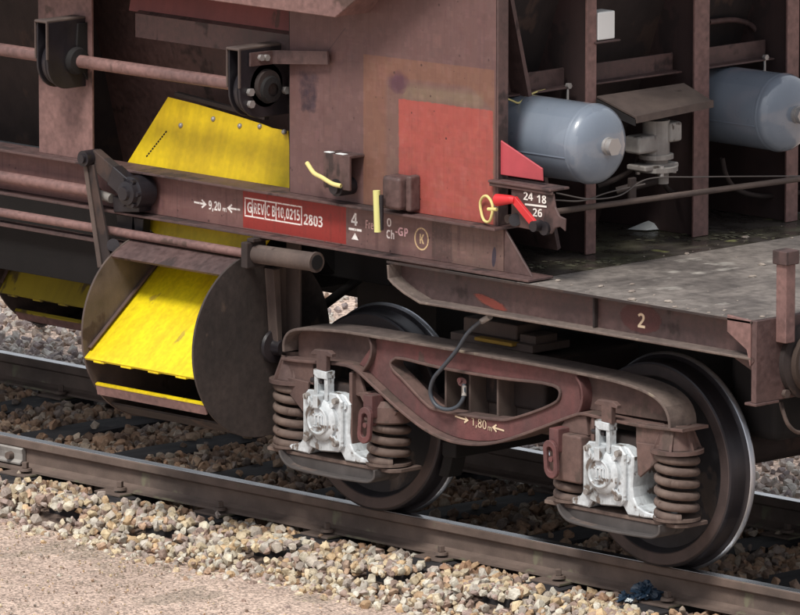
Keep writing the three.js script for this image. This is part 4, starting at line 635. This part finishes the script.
{ // end platform: deck plate, edge beam, headstock, buffer
  const DX = 1.862, y = 1.262, x0 = -0.62;
  const deckMat = surf({ c: [0.195, 0.17, 0.155], c2: [0.11, 0.095, 0.088], c3: [0.3, 0.275, 0.25], thr: 0.7, rough: 0.6, bump: 0.002, speck: 0.45, bf: 60, tile: 1.9, f: 7, streak: 0.5 });
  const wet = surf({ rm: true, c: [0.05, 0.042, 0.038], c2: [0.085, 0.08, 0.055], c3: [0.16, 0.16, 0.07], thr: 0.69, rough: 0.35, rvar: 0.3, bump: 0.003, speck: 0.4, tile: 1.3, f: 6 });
  const xs = at(625, 264, 'y', y).x;
  const deck = mesh('deck', box(xs + 0.004, DX - 0.02, y - 0.012, y, -SB, SB, 0.002), deckMat, wagon); note(deck, 'gritty pale grey deck plate strewn with dirt');
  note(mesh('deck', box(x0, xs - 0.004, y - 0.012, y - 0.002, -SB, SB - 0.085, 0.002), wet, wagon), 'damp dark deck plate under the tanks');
  mesh('deck', box(xs - 0.45, xs - 0.004, y - 0.012, y - 0.001, SB - 0.084, SB, 0.002), deckMat, wagon);
  const rr = rng(9), crumbs = []; for (let i = 0; i < 110; i++) { const e = rr() < 0.35, X = xs - 0.3 + rr() * (DX - xs + 0.25), Z = e ? SB - 0.02 - Math.pow(rr(), 2) * 0.2 : (rr() * 2 - 1) * 1.15, s = 0.002 + Math.pow(rr(), 5) * 0.011; const g = new THREE.IcosahedronGeometry(s, 0); g.scale(1 + rr(), 0.6, 1 + rr()); g.rotateY(rr() * 6); g.translate(X, y + s * 0.3, Z); crumbs.push(g); }
  const cr = mesh('grit', crumbs, surf({ c: [0.34, 0.29, 0.25], c2: [0.2, 0.16, 0.14], rough: 0.95, tile: 0.4, size: 128 }), deck); cr.userData.kind = 'stuff';
  const moss = []; for (let i = 0; i < 130; i++) { const u = rr(), X = mix(-0.02, 0.36, u) + (rr() - 0.5) * 0.14, Z = mix(1.02, 0.55, u) + (rr() - 0.5) * 0.3 - (rr() < 0.4 ? 1.1 : 0), s = 0.004 + rr() * 0.008; const g = new THREE.IcosahedronGeometry(s, 0); g.scale(1.5, 0.25, 1.5); g.rotateY(rr() * 6); g.translate(X, y + 0.001, Z); moss.push(g); }
  mesh('moss', moss, surf({ c: [0.095, 0.088, 0.056], c2: [0.06, 0.056, 0.04], rough: 1, tile: 0.3, size: 128 }), deck).userData.kind = 'stuff';
  // beam along the deck edge
  const px = [[399, 260], [400, 277], [405, 283], [416, 292], [432, 302], [470, 309]];
  const poly = XY(WEB, px), yb = 1.092;
  const beam = mesh('edge_beam', prism([[poly[0][0], y - 0.012], ...poly.slice(1, 5), [poly[4][0] + 0.1, yb + 0.008], [DX - 0.03, yb + 0.008], [DX - 0.03, y - 0.012]], WEB - 0.014, WEB), M.brown, wagon);
  mesh('beam_top', box(poly[0][0], DX - 0.025, y - 0.0115, y - 0.0005, SB - 0.0, SB + 0.004, 0.001), M.sootShade, beam);
  const low = [[poly[0][0], y - 0.02], ...poly.slice(1, 5), [poly[4][0] + 0.12, yb], [DX - 0.03, yb]];
  mesh('beam_flange', ribbon(low, 0.012, WEB - 0.1, SB + 0.005), M.topDust, beam);
  mesh('stiffener', box(at(594, 305, 'z', 1.14).x, at(594, 305, 'z', 1.14).x + 0.012, yb + 0.012, y - 0.013, WEB, 1.15), M.sootShade, beam);
  const b0 = at(600, 300, 'z', WEB).x, b1 = at(722, 320, 'z', WEB).x;
  decal('beam_number', b0, b1, yb + 0.016, y - 0.02, WEB + 0.003, (g, w, h) => { const r2 = rng(5); const cx = w * 0.34; for (let k = 0; k < 3; k++) { const o = []; for (let i = 0; i < 40; i++) { const t = i / 40 * 6.283; o.push([cx + 0.125 * Math.cos(t) * (0.9 + 0.18 * r2()), h * 0.5 + h * 0.5 * Math.sin(t) * (0.85 + 0.2 * r2())]); } g.fillStyle = 'rgba(112,56,53,0.13)'; grad(g, o); } g.fillStyle = 'rgb(226,205,175)'; txt(g, '2', cx - 0.02, h * 0.5 + 0.04, 0.09, 0.05, true); }, beam, 700);
  const c0 = at(470, 297, 'z', WEB).x; decal('red_smear', c0 - 0.02, c0 + 0.34, yb + 0.014, yb + 0.09, WEB + 0.003, (g, w, h) => { const r2 = rng(6); for (let k = 0; k < 4; k++) { const o = []; for (let i = 0; i < 36; i++) { const t = i / 36 * 6.283; o.push([w * 0.42 + w * 0.3 * Math.cos(t) * (0.75 + 0.3 * r2()), h * 0.62 + h * 0.3 * Math.sin(t) * (0.7 + 0.35 * r2()) + 0.06 * w * Math.cos(t)]); } g.fillStyle = 'rgba(150,74,62,0.24)'; grad(g, o); } }, beam, 500);
  // headstock plate across the end, gusset on the side
  const hs = mesh('headstock', [box(DX - 0.03, DX, 0.905, y + 0.004, -SB, SB, 0.005), box(DX - 0.06, DX + 0.008, 0.895, 0.907, SB - 0.14, SB + 0.008, 0.003)], M.brown, wagon);
  mesh('corner_gusset', prism([...XY(SB, [[727.5, 314.5], [727.5, 331.5], [747, 350], [754, 361]]), [DX - 0.031, 1.07], [DX - 0.031, y + 0.002]], SB - 0.012, SB + 0.004), M.rosy, wagon);
  mesh('lower_gusset', prism([[DX - 0.22, yb - 0.012], [DX - 0.031, yb - 0.012], [DX - 0.031, yb - 0.09]], WEB - 0.02, WEB), M.brown, wagon);
  // stub post bolted on the headstock
  const po = mesh('stub_post', [box(DX, DX + 0.06, 1.16, 1.53, 1.02, 1.08, 0.005)], M.rosy, wagon); mesh('post_cap', box(DX - 0.012, DX + 0.072, 1.5, 1.562, 1.008, 1.092, 0.006), M.brown, po);
  const bz = 0.892, by = 1.06, bu = new THREE.Group(); bu.name = 'buffer'; wagon.add(bu);
  const base = latheX([[0.001, DX + 0.02], [0.155, DX + 0.02], [0.16, DX], [0.165, DX], [0.165, DX + 0.026], [0.15, DX + 0.03], [0.125, DX + 0.04], [0.118, DX + 0.3], [0.105, DX + 0.3], [0.1, DX + 0.45], [0.001, DX + 0.45]], 40); base.translate(0, by, bz); mesh('buffer_body', base, M.sootShade, bu);
  const ringR = latheX([[0.12, DX + 0.05], [0.14, DX + 0.048], [0.14, DX + 0.075], [0.12, DX + 0.077]], 40); ringR.translate(0, by, bz); mesh('buffer_collar', ringR, new THREE.MeshPhysicalMaterial({ color: new THREE.Color().setRGB(0.05, 0.033, 0.026), roughness: 0.85 }), bu);
  const head = latheX([[0.001, DX + 0.47], [0.2, DX + 0.45], [0.215, DX + 0.435], [0.2, DX + 0.42], [0.1, DX + 0.42]], 48); head.translate(0, by, bz); mesh('buffer_head', head, M.dusty, bu);
  for (const [dy, dz] of [[0.13, 0.13], [-0.13, 0.13]]) mesh('bolt', hexBoltX(DX, by + dy, bz + dz, 0.02, 0.02), M.dusty, bu);
  mesh('coupling_handle', wire([at(781, 403, 'x', DX - 0.05), at(783, 411, 'x', DX - 0.02), at(788, 424, 'x', DX), at(797, 432, 'x', DX), at(812, 431, 'x', DX)], 0.009, 30), M.dusty, wagon);
}
{ // hopper end over the platform: sloping wall, gusset frames, cross members
  const gx = 0.118;
  mesh('hopper_end', [bar([-0.55, 1.2, -0.05], [0.35, 3.5, -0.05], 0.004, 2.2, [0, 0, 1]), bar([0.35, 3.5, 0], [1.5, 4.2, 0], 0.02, 2.6, [0, 0, 1])].map(g => g), M.sootShade, wagon);  // wall colour darkened to stand for the shade of the bay
  for (const [z, w] of [[0.425, 0.064], [-0.292, 0.1], [-0.9, 0.08], [-1.13, 0.02]]) { const f = mesh('end_frame', box(-0.6, gx - 0.0125, 1.262, 3.4, z - 0.008, z + 0.008, 0.001), M.shadeBrown, wagon); mesh('frame_edge', box(gx - 0.012, gx, 1.262, 3.4, z - w / 2, z + w / 2, 0.003), M.rosy, f); }  // webs painted darker for shade, front edges lighter for light
  const zs = [[1.115, 0.47], [0.385, -0.235], [-0.35, -0.85]];
  for (const [a, b] of zs) { const t = mesh('cross_angle', [box(-0.02, -0.008, 2.012, 2.1, b, a), box(-0.02, 0.05, 2.012, 2.022, b, a)], M.brown, wagon); }
  for (const [px, py, z] of [[500, 94, 0.9], [567, 85.5, 0.5], [764, 57, -0.75]]) { const q = at(px, py, 'x', 0.04); mesh('strap_nut', [hexBoltX(0.04, q.y, q.z, 0.014, 0.02), rod([0.045, q.y, q.z], [0.045, q.y - 0.14, q.z], 0.006)], M.bolt, wagon); }
  // red gusset, ledge and instruction plate beside the wall
  mesh('red_gusset', prism([...XY(1.12, [[495, 139], [500, 140], [542, 168.5], [542.5, 181], [495, 174]])], 1.11, 1.12), M.redGusset, wagon);
  const l0 = at(494, 177, 'z', 1.13), l1 = at(557, 187, 'z', 1.13);
  mesh('ledge', [box(l0.x, l1.x, l0.y - 0.02, l0.y - 0.008, 1.05, 1.17), box(l0.x, l1.x, l0.y - 0.036, l0.y - 0.0205, 1.15, 1.162)], M.brown, wagon);
  const hp = mesh('handle_plate', prism(XY(1.15, [[511, 189], [553, 194], [555, 207], [559, 216], [565, 219], [564.5, 231], [560, 227], [555, 228], [551, 234], [511, 226]]), 1.138, 1.15), M.brown, wagon);
  const t0 = at(522, 191, 'z', 1.153), t1 = at(551, 216, 'z', 1.153);
  decal('load_marking', t0.x, t1.x, t1.y - 0.015, t0.y + 0.005, 1.153, (g, w, h) => { g.save(); g.transform(1, -0.03, 0, 1, 0, 0); g.fillStyle = 'rgb(232,228,222)'; txt(g, '24', w * 0.04, 0.044, 0.05, 0.062, true); txt(g, '18', w * 0.5, 0.05, 0.05, 0.062, true); g.fillRect(w * 0.1, 0.058, w * 0.75, 0.009); txt(g, '26', w * 0.36, 0.112, 0.05, 0.062, true); g.restore(); }, hp, 900);
  const h0 = at(497, 200, 'z', 1.2), h1 = at(515, 200, 'z', 1.19), h2 = at(536, 226, 'z', 1.18);
  mesh('red_handle', [rod(h0, at(511, 199.5, 'z', 1.195), 0.028, 18, 0.019), rod(at(510, 199.5, 'z', 1.195), h1, 0.02, 14, 0.016), bar(at(514, 199, 'z', 1.19), h2, 0.034, 0.018, [0, 0, 1])], M.redPaint, hp);
  for (const r of [rod([h2.x, h2.y, 1.15], [h2.x, h2.y, 1.2], 0.024, 16), rod([h2.x + 0.03, h2.y - 0.01, 1.13], [h2.x + 0.03, h2.y - 0.01, 1.165], 0.03, 18), rod(at(515, 220, 'z', 1.15), at(515, 220, 'z', 1.165), 0.028, 18)]) mesh('pivot', r, M.grease, hp);
  mesh('recess_shade', box(l0.x, at(512, 200, 'z', 1.1).x, 1.49, l0.y - 0.07, 1.03, 1.04), M.black, wagon);  // black sheet put in for the shade of the gap
  // hand brake shaft across the platform and thin wires
  mesh('cross_shaft', [rod([0.3, 1.523, 0.86], [0.3, 1.49, -1.2], 0.014, 14), rod([0.3, 1.523, 1.14], [0.3, 1.523, 0.86], 0.02, 14)], M.dusty, wagon);
  mesh('shaft_hanger', box(0.28, 0.3, 1.5, 1.62, 0.32, 0.36), M.sootShade, wagon);
  mesh('wire', wire([at(556, 193, 'z', 1.05), at(590, 199, 'z', 0.8), at(618, 196, 'z', 0.6), at(648, 179, 'x', 0.32), at(700, 177, 'x', 0.3), at(810, 176, 'x', 0.3)], 0.0032, 60), M.thinWire, wagon);
  mesh('wire', wire([at(555, 200, 'z', 1.05), at(580, 201, 'z', 0.85), at(610, 192, 'x', 0.3), at(645, 184, 'x', 0.3)], 0.0035, 40), M.thinWire, wagon);
}
{ // air tanks
  const r = 0.178, L0 = -0.2;
  const tank = (z, y, xe) => {
    const g = new THREE.Group(); g.name = 'air_tank'; wagon.add(g); g.position.set(xe, y, z);
    const dome = []; for (let i = 0; i <= 14; i++) { const a = i / 14 * Math.PI / 2; dome.push([Math.max(0.001, r * Math.pow(Math.cos(a), 0.8)), -0.085 + 0.085 * Math.sin(a)]); }
    const prof = [[0.001, -0.85], [0.1, -0.84], [0.16, -0.81], [r, -0.77], [r, -0.51], ...dome];
    mesh('shell', latheX(prof, 72), M.tank, g);
    mesh('weld_seam', latheX([[r, -0.1], [r + 0.0025, -0.096], [r + 0.0025, -0.09], [r - 0.001, -0.083]], 72), M.tank, g);
    mesh('seam', [box(-0.74, -0.09, -0.05, -0.044, r * 0.965 - 0.002, r * 0.965 + 0.002, 0.001)], M.tank, g);
    mesh('plug', [rod([-0.01, 0, 0], [0.014, 0, 0], 0.04, 24), hexBoltX(0.014, 0, 0, 0.042, 0.03)], M.bolt, g);
  };
  tank(0.775, 1.838, 0.56); tank(-0.58, 1.826, 0.44);
  // bent cover sheet between the frames with the grey brake valve below
  const A = at(597, 96, 'x', 0.122), B = at(636, 117, 'x', 0.31), C = at(713, 101, 'x', 0.31), D = at(684, 83, 'x', 0.122);
  const v = [A, at(612, 97, 'x', 0.2), B, C, at(700, 88, 'x', 0.2), D];
  const cover = mesh('valve_cover', [prismYpoly([A, B, C, D], 0.008), bar(B.clone().add(new THREE.Vector3(0, -0.012, 0)), C.clone().add(new THREE.Vector3(0, -0.012, 0)), 0.01, 0.034)], M.dusty, wagon);
  mesh('cover_side', prismYpoly([A.clone().add(new THREE.Vector3(0, -0.012, 0)), B.clone().add(new THREE.Vector3(0, -0.012, 0)), B.clone().add(new THREE.Vector3(0, -0.04, 0)), A.clone().add(new THREE.Vector3(0, -0.06, 0))], 0.008), M.black, wagon);
  const vc = at(656, 146, 'x', 0.2), gV = new THREE.Group(); gV.name = 'brake_valve'; wagon.add(gV); gV.position.copy(vc);
  const cyl = (rr, y0, y1, x = 0, z = 0) => { const g = new THREE.CylinderGeometry(rr, rr, y1 - y0, 24); g.translate(x, (y0 + y1) / 2, z); return g; };
  mesh('valve_body', [cyl(0.062, -0.04, 0.12), cyl(0.08, -0.055, -0.035), box(-0.05, 0.05, -0.02, 0.06, 0.0, 0.16, 0.015), box(-0.02, 0.07, 0.02, 0.11, -0.1, -0.02, 0.012)], M.castGrey, gV);
  mesh('valve_flange', [cyl(0.1, -0.11, -0.09), cyl(0.055, -0.09, -0.05), box(-0.06, 0.06, -0.1, -0.075, -0.09, 0.13, 0.008), cyl(0.03, -0.17, -0.1, 0.02, -0.02)], M.castGrey, gV);
  mesh('valve_pipe', [rod([0, 0.03, 0.05], [-0.1, 0.03, 0.2], 0.02), rod([0.03, -0.15, 0.02], [-0.1, -0.2, 0.15], 0.018), rod([0, 0.1, 0], [0, 0.2, 0], 0.03)], M.sootShade, gV);
  for (const a of [0, 1.57, 3.14, 4.71]) mesh('bolt', cyl(0.011, -0.125, -0.08, 0.085 * Math.cos(a + 0.5), 0.085 * Math.sin(a + 0.5)), M.bolt, gV);
  // hose, pipes and thin cable round the first tank
  mesh('red_hose', wire([at(501, 96, 'x', 0.1), at(502, 110, 'x', 0.11), at(500.5, 125, 'x', 0.12), at(501, 142, 'x', 0.12)], 0.011, 24), M.redGusset, wagon);
  mesh('tank_cable', wire([at(503, 97, 'x', 0.08), at(513, 101, 'x', 0.09), at(518, 103, 'x', 0.1), at(526, 97, 'x', 0.08), at(535, 92.5, 'x', 0.05), at(545, 90, 'x', 0.03)], 0.0042, 40), M.rope, wagon);
  mesh('air_pipe', wire([at(640, 150, 'x', 0.15), at(632, 168, 'x', 0.1), at(618, 178, 'x', 0.05), at(597, 186, 'x', 0.02)], 0.013, 30), M.sootShade, wagon);
  mesh('air_pipe', wire([at(662, 170, 'x', 0.18), at(664, 182, 'x', 0.1), at(672, 192, 'x', 0.0), at(690, 195, 'x', -0.05)], 0.012, 30), M.sootShade, wagon);
  mesh('air_pipe', wire([at(722, 158, 'x', 0.0), at(726, 175, 'x', 0.0), at(735, 188, 'x', 0.0), at(760, 196, 'x', 0.0), at(805, 192, 'x', 0.0)], 0.012, 30), M.sootShade, wagon);
  // small white box on a bracket
  const wb = mesh('white_box', box(0.03, 0.118, 2.225, 2.352, 0.275, 0.385, 0.006), new THREE.MeshPhysicalMaterial({ color: new THREE.Color().setRGB(0.8, 0.82, 0.82), roughness: 0.4 }), wagon);
  mesh('box_shelf', [box(0.0, 0.13, 2.212, 2.222, 0.25, 0.41), rod([0.06, 2.21, 0.38], [0.06, 2.12, 0.41], 0.008)], M.brown, wagon);
  mesh('arch_rib', new THREE.TubeGeometry(new THREE.CatmullRomCurve3([at(709, 22, 'x', -0.12), at(735, 20, 'x', -0.12), at(752, 26, 'x', -0.12), at(762, 42, 'x', -0.12), at(766, 56, 'x', -0.12)]), 30, 0.014, 6), M.brown, wagon);
}
function prismYpoly(P, t) { // plate of thickness t on a 3D polygon
  const n = P[1].clone().sub(P[0]).cross(P[2].clone().sub(P[0])).normalize(), f = [...P, ...P.map(v => v.clone().addScaledVector(n, -t))], N = P.length, idx = [];
  for (let i = 1; i < N - 1; i++) idx.push(0, i, i + 1, N, N + i + 1, N + i);
  for (let i = 0; i < N; i++) { const j = (i + 1) % N; idx.push(i, N + i, j, j, N + i, N + j); }
  const g = new THREE.BufferGeometry(); g.setAttribute('position', new THREE.Float32BufferAttribute(f.flatMap(v => v.toArray()), 3)); g.setIndex(idx); const h = g.toNonIndexed(); h.computeVertexNormals(); h.setAttribute('uv', new THREE.Float32BufferAttribute(new Float32Array(h.attributes.position.count * 2), 2)); return h;
}
// ---------------------------------------------------------------- loose things
function crumpled(r, seed, flat, amp) { let g = new THREE.IcosahedronGeometry(1, 6); const p = g.attributes.position; for (let i = 0; i < p.count; i++) { const v = new THREE.Vector3().fromBufferAttribute(p, i); let d = 1; for (const [f, a] of [[1.6, 0.5], [3.4, 0.35], [7, 0.18]]) d += amp * a * (Math.abs(vn(NG[seed], v.x * f + 20, v.y * f + v.z * f * 1.7 + 40, 256, 256) - 0.5) * 4 - 1); v.multiplyScalar(r * d); v.y *= flat; p.setXYZ(i, v.x, v.y, v.z); } g.computeVertexNormals(); return g; }
{
  const q = at(645, 591, 'z', 0.86), g = crumpled(0.062, 1, 0.8, 0.8), g2 = crumpled(0.045, 2, 0.6, 0.9); g2.translate(-0.07, -0.035, 0.05);
  const o = thing('rag', 'crumpled dark blue plastic rag lying against the near rail', 'rag', null, [q.x, q.y, q.z]);
  mesh('cloth', [g, g2], M.rag, o);
  const p = at(629, 600, 'z', 0.92), w = crumpled(0.017, 3, 0.5, 0.9); w.translate(p.x - q.x, p.y - q.y, p.z - q.z); mesh('white_scrap', w, M.paper, o);
}
{
  const q = at(646, 229, 'y', 1.264), o = thing('paper_scrap', 'crumpled white paper scrap on the dark wagon deck', 'litter', null, [q.x, 1.262, q.z]);
  const V = [[-0.085, 0.002, 0.01], [0.0, 0.004, 0.05], [0.085, 0.003, 0.0], [0.06, 0.05, -0.045], [-0.01, 0.03, -0.02], [0.02, 0.012, 0.03]], T = [0, 1, 4, 1, 5, 4, 5, 3, 4, 5, 2, 3, 1, 2, 5];
  const g = new THREE.BufferGeometry(); g.setAttribute('position', new THREE.Float32BufferAttribute(T.flatMap(i => V[i]), 3)); g.computeVertexNormals(); g.setAttribute('uv', new THREE.Float32BufferAttribute(new Float32Array(T.length * 2), 2)); g.rotateY(0.75);
  mesh('sheet', g, M.paper, o);
}
{
  const q = at(40, 325, 'y', -0.19), g = crumpled(0.042, 4, 0.75, 0.25);
  const o = thing('dark_stone', 'single round black stone on the pale gravel beyond the far rail', 'stone', null, [q.x, q.y + 0.02, q.z]); mesh('rock', g, M.grease, o);
}
renderer.render(scene, camera);
